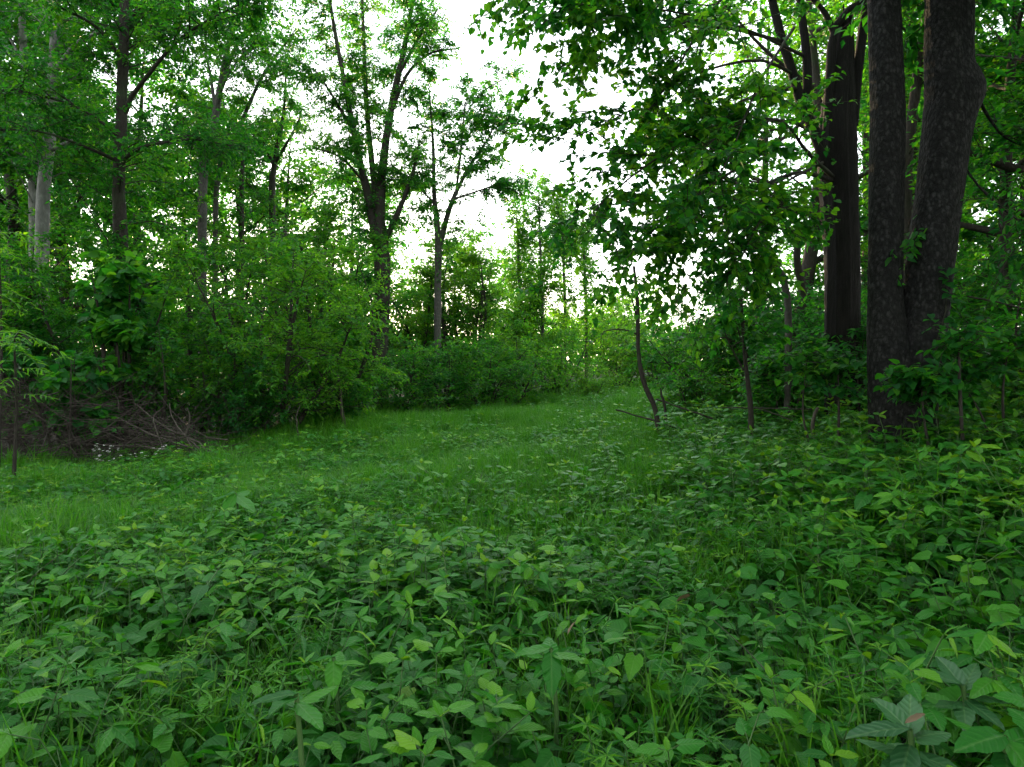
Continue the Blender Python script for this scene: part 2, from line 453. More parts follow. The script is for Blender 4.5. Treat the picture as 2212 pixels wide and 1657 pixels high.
def limb(pts, n=12, jitter=0.0):
    """pts: list of (u, v, width_px, depth) -> resampled curve"""
    P = [PX(u, v, d) for u, v, w, d in pts]
    r = [0.5 * w / FPX * d for u, v, w, d in pts]
    P, r = resample(P, r, n)
    if jitter:
        e = rng.normal(size=P.shape) * jitter * r[:, None]; e[0] = 0
        P = P + e
    return P, r

def to_ground(u, v, w, d):
    """extends a trunk straight down to the ground"""
    x = (u - 1106.0) / FPX * d
    z = gz(x, d) - 0.12
    return (u, HOR - (z - CH) / FPX ** -1 / d, w, d)

def body(name, P, r, m, parent, org, sides=10, rough=0.05, flare=True):
    mb = MB()
    r = r.copy()
    if flare: r[:1] *= 1.35
    tubes(mb, P[None], r[None], sides, rough=rough)
    # close the upper end
    return mb.obj(name, [m], parent, smooth=True, origin=org)

def tree(name, trunk, limbs, label, group, bark=M_BARK, crown=None, cat='tree', ground=True, sides=10, nleafparts=0, tpl=RHOMB, leafmat=M_LEAF, n=14, extra_grow=(), wig=0.0):
    """trunk: px polyline; limbs: px polylines; crown: kwargs for grow"""
    if ground: trunk = [to_ground(*trunk[0])] + list(trunk)
    TP, Tr = limb(trunk, 24, wig)
    org = TP[0].copy(); org[2] = gz(org[0], org[1])
    root = thing(name, org, label, cat, group)
    body('trunk', TP, Tr, bark, root, org, sides)
    Ls = [(limb(l, 12, wig)) for l in limbs]
    for P, r in Ls: body('limb', P, r, bark, root, org, max(6, sides - 2), flare=False)
    t12 = resample(TP, Tr, 12)
    all_limbs = [t12] + Ls
    kw = dict(crown or {})
    if kw:
        use = kw.pop('use', None)
        sel = all_limbs if use is None else [all_limbs[k] for k in use]
        mb, lv = grow(sel, tpl=tpl, **kw)
        finish_crown(root, org, mb, lv, tpl, bark, leafmat, nleafparts)
    return root

LEAF_MESH = {}
def leaf_mesh_for(tplname, tpl, bucket, leafmat):
    key = (tplname, bucket, leafmat.name)
    if key not in LEAF_MESH:
        mb = MB(); mb.add(tpl[0], tpl[1], 0, np.full(len(tpl[0]), (bucket + .5) / 6), tpl[2])
        LEAF_MESH[key] = mb.mesh('leaf', [leafmat])
    return LEAF_MESH[key]

def leaf_matrix(pos, ax, nm, sz, org):
    ax = nrm(ax); nm = nrm(nm - np.sum(nm * ax) * ax); sd = np.cross(ax, nm)
    M = Matrix.Identity(4)
    for k in range(3):
        M[k][0], M[k][1], M[k][2], M[k][3] = sd[k] * sz, ax[k] * sz, nm[k] * sz, pos[k] - org[k]
    return M

def finish_crown(root, org, mb, lv, tpl, bark, leafmat, nleafparts=0, name='crown'):
    pos, ax, nm, sz, ti = lv
    keep = np.ones(len(pos), bool)
    if nleafparts:
        px = pos[:, 0] / np.maximum(pos[:, 1], .3); pz = (pos[:, 2] - CH) / np.maximum(pos[:, 1], .3)
        inside = (np.abs(px) < 0.73) & (pz < 0.51) & (pz > -0.55) & (pos[:, 1] > 0.5)
        app = np.where(inside, sz / np.maximum(pos[:, 1], .3), 0)
        pick = np.argsort(-app)[:nleafparts]; pick = pick[app[pick] > 0]
        keep[pick] = False
        for k in pick:
            t = tpl if not isinstance(tpl, list) else tpl[k % len(tpl)]
            o = bpy.data.objects.new('leaf', leaf_mesh_for(id(t), t, min(int(ti[k] * 6), 5), leafmat))
            link(o, root); o.matrix_local = leaf_matrix(pos[k], ax[k], nm[k], sz[k], org)
    if isinstance(tpl, list):
        for q, t in enumerate(tpl):
            s = keep & (np.arange(len(pos)) % len(tpl) == q)
            place_leaves(mb, pos[s], ax[s], nm[s], sz[s], t, 1, ti[s])
    else:
        place_leaves(mb, pos[keep], ax[keep], nm[keep], sz[keep], tpl, 1, ti[keep])
    c = mb.obj(name, [bark, leafmat], root, origin=org)
    c['kind'] = 'stuff'
    return c

def free_tree(name, u, d, H, cr, label, group, bark=M_BARK, leaf=0.12, lai=3.0, tint=(.4, .18), seed=0, base=0.25, tr=None, lean=0.0, nlimb=7, tpl=RHOMB, cat='tree', x=None):
    """a whole tree standing at depth d in column u: trunk to the top, limbs, crown of radius cr from base*H up"""
    g = np.random.default_rng(seed + 1000)
    x = (u - 1106.0) / FPX * d if x is None else x
    org = np.array([x, d, float(gz(x, d))])
    root = thing(name, org, label, cat, group)
    tr = tr or H * 0.014
    top = org + np.array([lean * H + .05 * H * g.normal(), .05 * H * g.normal(), H])
    mid = org + (top - org) * .5 + np.array([.03 * H * g.normal(), .03 * H * g.normal(), 0])
    TP, Tr = resample([org - [0, 0, .15], org + (mid - org) * .4 + .01 * H * g.normal(size=3), mid, top], [tr * 1.15, tr, tr * .7, tr * .12], 20)
    body('trunk', TP, Tr, bark, root, org, 8)
    Ls = []
    for k in range(nlimb):
        t = base + (0.9 - base) * (k + g.random()) / nlimb
        p, tg, r = sample_limb([(TP, Tr)], np.array([0]), np.array([t])); p = p[0]; r = r[0]
        az = k * 2.4 + g.random() * 1.2
        ext = cr * (0.55 + 0.5 * g.random()) * (1.0 - 0.55 * max(0, (t - .45)) / .55)
        e = p + np.array([math.cos(az) * ext, math.sin(az) * ext, ext * (.35 + .7 * t)])
        q = p + (e - p) * .5 + np.array([0, 0, -.08 * ext])
        P, rr_ = resample([p, q, e], [r * .6, r * .4, r * .1], 12)
        Ls.append((P, rr_)); body('limb', P, rr_, bark, root, org, 6, flare=False)
    n = int(lai * math.pi * cr * cr * max(.6, H * (1 - base) / (2 * cr)) / (0.27 * leaf * leaf * .8))
    nb = 16 + int(cr * 14); ntw = 11; nl = max(6, n // (nb * ntw))
    mb, lv = grow([(TP, Tr)] + Ls, nb, ntw, nl, cr * .5, max(.5, cr * .28), leaf, t0=base, tint=tint, tpl=tpl, seed=seed, weights=[.6 * H * (1 - base)] + [cr] * nlimb)
    finish_crown(root, org, mb, lv, tpl, bark, M_LEAF)
    return root

def shrub(name, u, d, vtop, width_m, label, group=None, leaf=0.07, lai=3.2, tint=(.45, .16), seed=0, nstem=7, tpl=RHOMB, bark=M_BARK, cat='shrub', nleafparts=0, low=0.08, x=None, up=.15, flat=.45, ln_=.45):
    g = np.random.default_rng(seed + 5000)
    x = (u - 1106.0) / FPX * d if x is None else x
    org = np.array([x, d, float(gz(x, d))])
    H = CH + (HOR - vtop) / FPX * d - org[2]
    root = thing(name, org, label, cat, group)
    Ls = []
    for k in range(nstem):
        az = k * 2.4 + g.random(); ext = width_m * .5 * (.25 + .65 * g.random()); h = H * (.6 + .38 * g.random())
        if k == 0: ext *= .2; h = H * .97
        e = org + np.array([math.cos(az) * ext, math.sin(az) * ext, h])
        s = org + np.array([math.cos(az), math.sin(az), 0]) * .1 - [0, 0, .05]
        mdl = s + (e - s) * .5 + np.array([0, 0, .12 * h]) + .05 * H * g.normal(size=3)
        P, r = resample([s, mdl, e], [.012 * H + .004, .007 * H + .003, .003], 12)
        Ls.append((P, r)); body('stem', P, r, bark, root, org, 6, flare=False)
    a = math.pi / 4 * width_m * H
    n = int(lai * a / ((0.26 if tpl is RHOMB else .36) * leaf * leaf * .8))
    nb = int((30 + 16 * a ** .7) * min(1, lai)) + 4; ntw = 9; nl = max(5, n // (nb * ntw))
    mb, lv = grow(Ls, nb, ntw, nl, width_m * .3, max(.28, width_m * .13), leaf, t0=low, tint=tint, tpl=tpl, seed=seed, up=up, flat=flat, leafnoise=ln_)
    finish_crown(root, org, mb, lv, tpl, bark, M_LEAF, nleafparts, 'foliage')
    return root

# ---- left wood
GW = 'tall trees of the wood on the left'
tree('sycamore_tree', [(92, 475, 27, 16), (104, 330, 24, 16), (113, 180, 21, 16), (120, 60, 18, 16), (124, -140, 13, 16), (130, -300, 6, 16)],
     [[(118, 155, 12, 16), (150, 112, 10, 15.8), (172, 90, 9, 15.5), (241, 55, 6, 15), (310, 10, 3, 14.6)],
      [(108, 326, 9, 16), (150, 306, 7, 15.7), (182, 299, 6, 15.5), (240, 306, 3, 15.2)],
      [(117, 60, 10, 16), (70, -20, 7, 16.4), (20, -120, 4, 17)]],
     'pale smooth-barked tree with a white trunk, left of the dark trunked one', GW, M_PALE,
     dict(nb=110, nt=9, nl=18, Lb=1.9, Lt=.8, leaf=.13, t0=.45, seed=1, tint=(.42, .2)), sides=12)
tree('sycamore_tree', [(76, 480, 24, 18.5), (72, 330, 22, 18.5), (66, 230, 18, 18.5), (52, 120, 15, 18.5), (46, 0, 11, 18.5), (44, -160, 6, 18.5)],
     [[(60, 190, 9, 18.5), (100, 120, 7, 18), (140, 40, 3, 17.8)], [(56, 150, 8, 18.5), (10, 60, 5, 19), (-40, -20, 3, 19.3)]],
     'pale tree with ivy round its lower trunk, just behind the white trunked one', GW, M_PALE,
     dict(nb=90, nt=9, nl=16, Lb=2.0, Lt=.85, leaf=.14, t0=.3, seed=2, tint=(.5, .2)), sides=10)
tree('oak_tree', [(260, 520, 28, 14), (256, 420, 25, 14), (261, 300, 23, 14), (263, 200, 22, 14), (268, 80, 20, 14), (268, -100, 15, 14), (272, -300, 7, 14)],
     [[(270, 245, 11, 14), (283, 211, 10, 13.9), (325, 156, 8, 13.6), (384, 88, 7, 13.3), (472, 32, 5, 13), (560, -10, 3, 12.8)],
      [(266, 345, 9, 14), (310, 316, 7, 13.7), (370, 306, 5, 13.4), (450, 296, 3, 13)],
      [(258, 300, 8, 14), (200, 250, 6, 13.6), (120, 215, 5, 13.2), (20, 190, 3, 12.8)],
      [(258, 350, 8, 14), (190, 320, 6, 13.5), (90, 285, 4, 13), (-20, 280, 3, 12.7)],
      [(264, 130, 9, 14), (210, 60, 7, 13.6), (120, 10, 4, 13)],
      [(268, 60, 10, 14), (330, -20, 7, 13.8), (430, -90, 4, 13.3)]],
     'dark straight trunk with many horizontal branches in the left wood', GW, M_BARK,
     dict(nb=150, nt=10, nl=16, Lb=1.8, Lt=.75, leaf=.105, t0=.3, seed=3, tint=(.38, .2), up=.02), sides=14)
tree('locust_tree', [(438, 400, 19, 20), (458, 290, 17, 20), (474, 200, 14, 20), (492, 100, 10, 20), (520, 10, 7, 20), (545, -100, 3, 20)],
     [[(478, 180, 10, 20), (508, 105, 8, 20), (548, 40, 6, 19.6), (590, -30, 3, 19.3)],
      [(466, 240, 8, 20), (452, 150, 6, 20.4), (430, 60, 3, 20.8)],
      [(470, 215, 7, 20), (500, 150, 5, 19.5), (560, 80, 3, 19)]],
     'slim leaning tree forked high up against the white sky', GW, M_GREYB,
     dict(nb=95, nt=9, nl=18, Lb=1.7, Lt=.8, leaf=.11, t0=.25, seed=4, tint=(.6, .2)))
tree('locust_tree', [(468, 400, 11, 21), (505, 310, 9, 21), (540, 220, 8, 21), (575, 150, 6, 21), (604, 112, 4, 21), (640, 60, 2, 21)],
     [[(560, 180, 5, 21), (600, 165, 4, 20.8), (650, 150, 2, 20.5)]],
     'thin pale stem leaning right beside the forked leaning tree', GW, M_GREYB,
     dict(nb=55, nt=9, nl=16, Lb=1.3, Lt=.7, leaf=.11, t0=.3, seed=5, tint=(.55, .2)))
tree('elm_tree', [(588, 430, 14, 23), (590, 375, 13, 23), (598, 320, 10, 23), (612, 250, 7, 23), (618, 150, 4, 23)],
     [[(592, 360, 8, 23), (570, 310, 6, 23), (545, 270, 3, 23)], [(596, 350, 7, 23), (625, 300, 5, 22.6), (650, 250, 3, 22.3)]],
     'small dark tree with a crooked trunk between the leaning tree and the tall clump', GW, M_BARK,
     dict(nb=56, nt=9, nl=14, Lb=1.3, Lt=.6, leaf=.10, t0=.35, seed=6, tint=(.45, .18)))
tree('elm_tree', [(522, 430, 11, 22), (525, 350, 8, 22), (530, 300, 5, 22), (534, 270, 3, 22)],
     [[(525, 340, 5, 22), (540, 310, 4, 22), (552, 285, 2, 22)]],
     'short leafy pole of a tree seen against the sky by the leaning stems', GW, M_BARK,
     dict(nb=26, nt=8, nl=12, Lb=.8, Lt=.45, leaf=.09, t0=.25, seed=7, tint=(.35, .15)))
# tall clump in the middle
tree('locust_tree', [(822, 730, 34, 19), (826, 620, 33, 19), (824, 540, 36, 19), (820, 470, 24, 19), (830, 330, 17, 19), (852, 200, 14, 19), (880, 70, 10, 19), (905, -90, 5, 19)],
     [[(812, 520, 20, 19), (795, 420, 17, 18.9), (775, 340, 15, 18.8), (748, 200, 11, 18.6), (722, 60, 8, 18.4), (700, -80, 4, 18.2)],
      [(818, 500, 17, 19), (806, 380, 13, 19.2), (792, 230, 10, 19.4), (786, 100, 8, 19.6), (780, -70, 4, 19.8)],
      [(832, 520, 13, 19), (868, 440, 10, 18.7), (893, 370, 8, 18.5), (905, 310, 4, 18.3)],
      [(846, 240, 9, 19), (880, 160, 7, 18.8), (930, 115, 5, 18.6), (990, 105, 3, 18.4)],
      [(862, 160, 8, 19), (900, 90, 6, 18.8), (945, 20, 4, 18.6)],
      [(765, 290, 8, 18.7), (720, 210, 6, 18.4), (680, 150, 3, 18.1)],
      [(785, 390, 7, 18.8), (735, 340, 5, 18.3), (680, 320, 3, 17.9)]],
     'tall many-stemmed tree rising from one trunk in the middle of the wood edge', GW, M_BARK,
     dict(nb=200, nt=10, nl=20, Lb=1.35, Lt=.65, leaf=.11, t0=.15, seed=8, tint=(.48, .18)), sides=14, tpl=tpl_rhomb(.42, .3, .25))
tree('ash_tree', [(945, 745, 15, 20), (946, 600, 15, 20), (947, 520, 15, 20), (938, 420, 9, 20), (936, 320, 7, 20), (930, 230, 4, 20), (926, 180, 2, 20)],
     [[(950, 530, 13, 20), (968, 460, 11, 19.8), (988, 410, 9, 19.6), (1020, 350, 6, 19.4), (1060, 290, 4, 19.2), (1075, 240, 2, 19)],
      [(985, 415, 6, 19.6), (995, 330, 5, 19.8), (1005, 220, 3, 20)],
      [(980, 430, 5, 19.6), (1040, 410, 4, 19.2), (1110, 385, 2, 18.9)],
      [(940, 440, 5, 20), (900, 400, 4, 19.6), (880, 370, 2, 19.4)],
      [(1005, 250, 3, 20), (1040, 200, 2.5, 19.7), (1090, 170, 2, 19.5)]],
     'tree forked into a V, right of the tall many-stemmed tree by the sky gap', GW, M_GREYB,
     dict(nb=125, nt=9, nl=20, Lb=1.2, Lt=.6, leaf=.105, t0=.35, seed=9, tint=(.42, .17)), sides=12)
# far poplars
GP = 'young poplars at the far end of the clearing'
for k, (u, vt, d, lb) in enumerate([(1168, 410, 26, 'thin young poplar with bright fluttering leaves, tallest of the far group'),
                                    (1217, 430, 27, 'thin young poplar right of the tallest one in the far group'),
                                    (1120, 470, 27, 'young poplar left of the tallest one, beside the sky gap'),
                                    (1262, 500, 28, 'low young poplar half hidden by the hanging branch leaves')]):
    tree('poplar_tree', [(u + 4, 690, 7, d), (u, 560, 6, d), (u - 3, 470, 4, d), (u - 4, vt, 1.5, d)], [], lb, GP, M_GREYB,
         dict(nb=56, nt=9, nl=16, Lb=1.9, Lt=.6, leaf=.13, t0=.1, seed=20 + k, up=.3, out=.7, along=.8, bend=.12, flat=1.0, tint=(.75, .18), leafnoise=.9, thick=.006), sides=6)

# ---- shrubs at the wood edge
GS = 'shrubs along the edge of the wood'
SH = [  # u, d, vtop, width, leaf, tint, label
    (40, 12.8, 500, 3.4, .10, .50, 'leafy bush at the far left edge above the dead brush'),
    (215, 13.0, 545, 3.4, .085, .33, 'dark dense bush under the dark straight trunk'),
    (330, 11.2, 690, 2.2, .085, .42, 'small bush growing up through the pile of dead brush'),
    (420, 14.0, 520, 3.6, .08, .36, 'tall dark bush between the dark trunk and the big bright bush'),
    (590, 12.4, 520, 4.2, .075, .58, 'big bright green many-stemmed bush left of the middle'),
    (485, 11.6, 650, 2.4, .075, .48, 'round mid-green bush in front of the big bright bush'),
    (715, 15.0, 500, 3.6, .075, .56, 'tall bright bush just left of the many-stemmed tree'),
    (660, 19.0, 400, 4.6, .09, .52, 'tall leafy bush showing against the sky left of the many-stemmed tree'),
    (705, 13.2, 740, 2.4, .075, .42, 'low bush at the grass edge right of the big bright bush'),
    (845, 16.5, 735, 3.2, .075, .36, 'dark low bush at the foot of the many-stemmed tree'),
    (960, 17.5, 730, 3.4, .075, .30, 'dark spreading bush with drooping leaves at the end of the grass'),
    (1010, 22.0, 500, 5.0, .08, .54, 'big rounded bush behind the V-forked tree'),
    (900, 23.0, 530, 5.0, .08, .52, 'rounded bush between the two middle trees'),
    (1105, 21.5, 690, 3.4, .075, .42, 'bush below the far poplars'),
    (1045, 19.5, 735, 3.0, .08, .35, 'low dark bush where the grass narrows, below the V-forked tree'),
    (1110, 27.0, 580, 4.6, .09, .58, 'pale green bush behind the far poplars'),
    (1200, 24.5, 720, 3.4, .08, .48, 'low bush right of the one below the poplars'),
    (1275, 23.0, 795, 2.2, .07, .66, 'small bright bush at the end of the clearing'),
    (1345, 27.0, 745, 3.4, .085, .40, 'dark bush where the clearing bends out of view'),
    (1340, 36.0, 640, 8.0, .13, .80, 'sunlit-tinted yellow-green bush far beyond the clearing'),  # sunlight painted in by a yellower leaf tint
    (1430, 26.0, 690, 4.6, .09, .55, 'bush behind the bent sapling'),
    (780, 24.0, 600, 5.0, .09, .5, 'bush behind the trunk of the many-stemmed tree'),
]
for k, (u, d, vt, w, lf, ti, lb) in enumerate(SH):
    shrub('shrub', u, d, vt, w, lb, GS, lf * (1.03 if d < 14 else 1.2 if d < 20 else 1.35), seed=100 + k, tint=(ti + (.3 if d > 20 else .18 if u > 380 else .05), .18), tpl=OVAL if d < 12.5 else RHOMB, lai=2.5 if d < 16 else 2.5)  # tint raised on far bushes: open clearing light put into leaf colour

# ---- right wood
GR = 'trees of the wood on the right'
def cherry():
    d = 6.4
    base = (1945, 935, 140, d)
    L1 = limb([to_ground(1938, 945, 118, d), (1935, 880, 108, d), (1920, 760, 82, d), (1913, 645, 68, d), (1914, 500, 68, d), (1916, 380, 69, d), (1918, 230, 68, d), (1912, 100, 66, d), (1908, 0, 64, d), (1900, -160, 58, d), (1890, -420, 44, d), (1880, -800, 22, d)], 130)
    L2 = limb([to_ground(1962, 945, 116, d + .03), (1966, 880, 106, d + .03), (1985, 760, 98, d), (2000, 645, 95, d), (2018, 500, 92, d), (2032, 391, 90, d), (2046, 280, 96, d), (2056, 222, 106, d), (2056, 185, 107, d), (2049, 150, 95, d), (2048, 100, 92, d), (2049, 0, 92, d), (2052, -160, 84, d), (2060, -420, 60, d), (2075, -800, 30, d)], 130)
    org = np.array([L1[0][0][0] + .05, d, float(gz(L1[0][0][0], d))])
    root = thing('black_cherry_tree', org, 'big twin-trunked tree with scaly grey-black bark, nearest on the right', 'tree', GR)
    for P, r, w in ((*L1, 0), (*L2, 1)):
        mb = MB()
        sides = 56
        K = len(P)
        T = nrm(np.gradient(P, axis=0)); n1 = nrm(np.cross(T, [0, 1.0, 0])); n2 = np.cross(T, n1)
        a = np.arange(sides) / sides * 2 * np.pi
        A, Z = np.meshgrid(a, np.arange(K))
        rr_ = r[:, None] * (1 + .03 * np.sin(3 * A + Z * .08 + w) + .02 * np.sin(5 * A - Z * .15) + .014 * rng.normal(size=A.shape))
        V = P[:, None] + rr_[..., None] * (np.cos(A)[..., None] * n1[:, None] + np.sin(A)[..., None] * n2[:, None])
        if w == 1:    # burl where a limb was lost
            c = PX(2100, 192, d - .03); dd = np.linalg.norm(V - c, axis=-1)
            V = V + (np.exp(-(dd / .13) ** 2) * .06)[..., None] * nrm(V - P[:, None])
        i = (np.arange(K - 1)[:, None] * sides + np.arange(sides)[None]); j = (np.arange(K - 1)[:, None] * sides + (np.arange(sides)[None] + 1) % sides)
        mb.add(V.reshape(-1, 3), np.stack([i, j, j + sides, i + sides], -1).reshape(-1, 4))
        o = mb.obj('trunk', [M_CHERRY], root, smooth=True, origin=org)
        if w == 1: o['label'] = 'thicker right trunk with a swollen burl'
    Ls = [limb(q) for q in (
        [(1900, -120, 22, d), (1700, -220, 14, d - .6), (1500, -230, 8, d - 1.2), (1380, -150, 4, d - 1.6)],
        [(2055, -80, 22, d), (2150, -200, 14, d - .4), (2290, -260, 8, d - .8)],
        [(2050, -200, 22, d), (2000, -380, 14, d - 1), (1950, -450, 7, d - 2)],
        [(1895, -300, 18, d), (1800, -420, 12, d + .8), (1700, -480, 6, d + 1.4)],
        [(2105, 200, 9, d), (2140, 260, 6, d + .1), (2175, 300, 4, d + .2), (2250, 330, 2, d + .3)],
        [(2062, 330, 6, d), (2130, 420, 4, d - .1), (2230, 500, 2, d - .2)])]
    for P, r in Ls: body('limb', P, r, M_CHERRY, root, org, 8, flare=False)
    mb, lv = grow([l for l in Ls], 72, 9, 14, 1.2, .55, .085, t0=.25, seed=31, tint=(.4, .2))
    finish_crown(root, org, mb, lv, OVAL, M_BARK, M_LEAF, 120)
cherry()

def basswood():
    d = 8.6
    TP, Tr = limb([to_ground(1818, 600, 70, d), (1820, 590, 66, d), (1816, 480, 70, d), (1812, 400, 77, d), (1808, 290, 80, d), (1814, 200, 64, d), (1820, 120, 46, d), (1826, 62, 32, d)], 70)
    org = TP[0].copy(); org[2] = gz(org[0], org[1])
    root = thing('basswood_tree', org, 'broken-topped dark trunk with living limbs, its big heart leaves hanging over the clearing', 'tree', GR)
    mb = MB(); sides = 40; K = len(TP)
    T = nrm(np.gradient(TP, axis=0)); n1 = nrm(np.cross(T, [0, 1.0, 0])); n2 = np.cross(T, n1)
    A, Z = np.meshgrid(np.arange(sides) / sides * 2 * np.pi, np.arange(K))
    rr_ = Tr[:, None] * (1 + .05 * np.sin(9 * A + .02 * Z) + .03 * np.sin(17 * A) + .05 * np.sin(2 * A + Z * .1) + .02 * rng.normal(size=A.shape))
    V = TP[:, None] + rr_[..., None] * (np.cos(A)[..., None] * n1[:, None] + np.sin(A)[..., None] * n2[:, None])
    V[-1, :, 2] += .16 * np.abs(np.sin(2.5 * A[-1])) + .22 * (np.cos(A[-1] - 3.1) > 0) * rng.random(sides); V[-2, :, 2] += .05 * rng.random(sides)
    i = (np.arange(K - 1)[:, None] * sides + np.arange(sides)[None]); j = (np.arange(K - 1)[:, None] * sides + (np.arange(sides)[None] + 1) % sides)
    mb.add(V.reshape(-1, 3), np.stack([i, j, j + sides, i + sides], -1).reshape(-1, 4))
    tag(mb.obj('trunk', [M_FURROW], root, smooth=True, origin=org), 'thick furrowed trunk broken off in a jagged top')
    f = d - .12
    main = [
        [(1800, 420, 26, d), (1782, 350, 25, f), (1762, 290, 24, f), (1735, 235, 22, f), (1712, 160, 20, f), (1690, 90, 19, f), (1668, 0, 17, f), (1640, -140, 13, f), (1600, -330, 6, f)],
        [(1738, 238, 19, f), (1745, 170, 19, f), (1738, 80, 17, f), (1728, 0, 16, f), (1715, -160, 11, f), (1700, -330, 5, f)],
        [(1783, 330, 22, d), (1790, 220, 20, f), (1795, 130, 19, f), (1800, 70, 17, f), (1826, 30, 16, f), (1850, 10, 13, f), (1900, -20, 9, f), (1990, -60, 5, f)],
        [(1800, 70, 13, f), (1780, 25, 12, f), (1740, -20, 9, f), (1690, -110, 5, f)],
        [(1842, 270, 22, d), (1850, 180, 21, d), (1862, 80, 20, d), (1872, 0, 19, d), (1880, -200, 13, d), (1885, -400, 6, d)]]
    arms = [  # start, middle, end
        [(1668, 0, 9, f), (1600, -35, 8, 8), (1528, 35, 7, 7.4), (1485, 110, 6, 7.2), (1426, 207, 4, 7), (1387, 254, 2, 6.8)],
        [(1770, 300, 9, f), (1729, 270, 8, 8.2), (1665, 258, 7, 7.8), (1543, 250, 4, 7.2), (1440, 275, 2, 6.8)],
        [(1800, 390, 12, f), (1729, 372, 8, 8.1), (1661, 395, 7, 7.7), (1583, 434, 5, 7.2), (1446, 509, 2, 6.6)],
        [(1802, 385, 11, f), (1745, 330, 8, 8), (1700, 270, 6, 7.7), (1660, 262, 4, 7.4), (1600, 300, 2, 7)],
        [(1712, 160, 9, f), (1640, 130, 7, 8), (1500, 160, 5, 7.4), (1360, 240, 4, 7), (1215, 310, 2, 6.6)],
        [(1690, 90, 9, f), (1560, 60, 7, 8), (1380, 70, 5, 7.6), (1200, 150, 2, 7.2)],
        [(1655, -60, 9, f), (1500, -90, 7, 8.2), (1300, -50, 5, 7.8), (1120, 30, 2, 7.4)],
        [(1722, 190, 9, f), (1620, 210, 7, 7.6), (1480, 300, 5, 6.9), (1340, 400, 4, 6.4), (1270, 470, 2, 6.1)],
        [(1745, 255, 9, f), (1650, 330, 7, 7.8), (1500, 420, 5, 7.1), (1390, 520, 3, 6.7), (1320, 590, 2, 6.5)],
        [(1735, 120, 8, f), (1600, 60, 6, 7.2), (1420, 20, 4, 6.4), (1230, 10, 2, 5.9)],
        [(1640, -140, 8, f), (1450, -200, 6, 7.6), (1250, -160, 4, 7), (1120, -60, 2, 6.6)],
        [(1780, 350, 7, f), (1690, 400, 5, 7.4), (1640, 480, 4, 6.8), (1600, 560, 2, 6.4)],
        [(1715, 60, 7, f), (1640, 180, 5, 7), (1580, 330, 3, 6.2), (1530, 420, 2, 5.8)]]
    M_ = [limb(q) for q in main]; A_ = [limb(q) for q in arms]
    for P, r in M_: body('limb', P, r, M_FURROW, root, org, 10, flare=False)
    for P, r in A_: body('branch', P, r, M_BARK, root, org, 6, flare=False)
    mb, lv = grow(A_, 235, 8, 10, 1.0, .42, .07, t0=.4, seed=41, tint=(.55, .25), up=.0, leafnoise=.34, bend=-.12, flat=.14)
    mb2, lv2 = grow(M_, 22, 9, 9, 1.1, .5, .085, t0=.66, seed=42, tint=(.42, .2), up=.05, leafnoise=.35, bend=-.12, flat=.2)
    n0 = mb.n
    for (v_, t_, u_) in mb2.v: mb.v.append((v_, t_, u_))
    for (f_, m_) in mb2.f: mb.f.append((f_ + n0, m_))
    mb.n += mb2.n
    lv = tuple(np.concatenate([a, b]) for a, b in zip(lv, lv2))
    finish_crown(root, org, mb, lv, HEARTS, M_BARK, M_LEAF, 300)
basswood()

tree('maple_tree', [(1958, 420, 22, 9.4), (1962, 330, 22, 9.4), (1975, 220, 21, 9.4), (1988, 120, 20, 9.4), (2006, 0, 18, 9.4), (2030, -160, 13, 9.4), (2050, -330, 5, 9.4)],
     [[(1990, 110, 7, 9.4), (1950, 60, 5, 9.2), (1900, 30, 3, 9)], [(2000, 30, 8, 9.4), (2060, -60, 5, 9.2), (2130, -120, 3, 9)]],
     'slender tree leaning right, seen between the two scaly trunks', GR, M_BARK,
     dict(nb=60, nt=9, nl=12, Lb=1.3, Lt=.6, leaf=.1, t0=.3, seed=51, tint=(.62, .22)))
tree('leaning_pole', [(1700, 640, 15, 9), (1660, 560, 14, 9), (1600, 480, 11, 8.8), (1520, 400, 8, 8.6), (1440, 344, 4, 8.4)], [],
     'thin bare stem leaning far left below the hanging branches', GR, M_GREYB, None, sides=7)
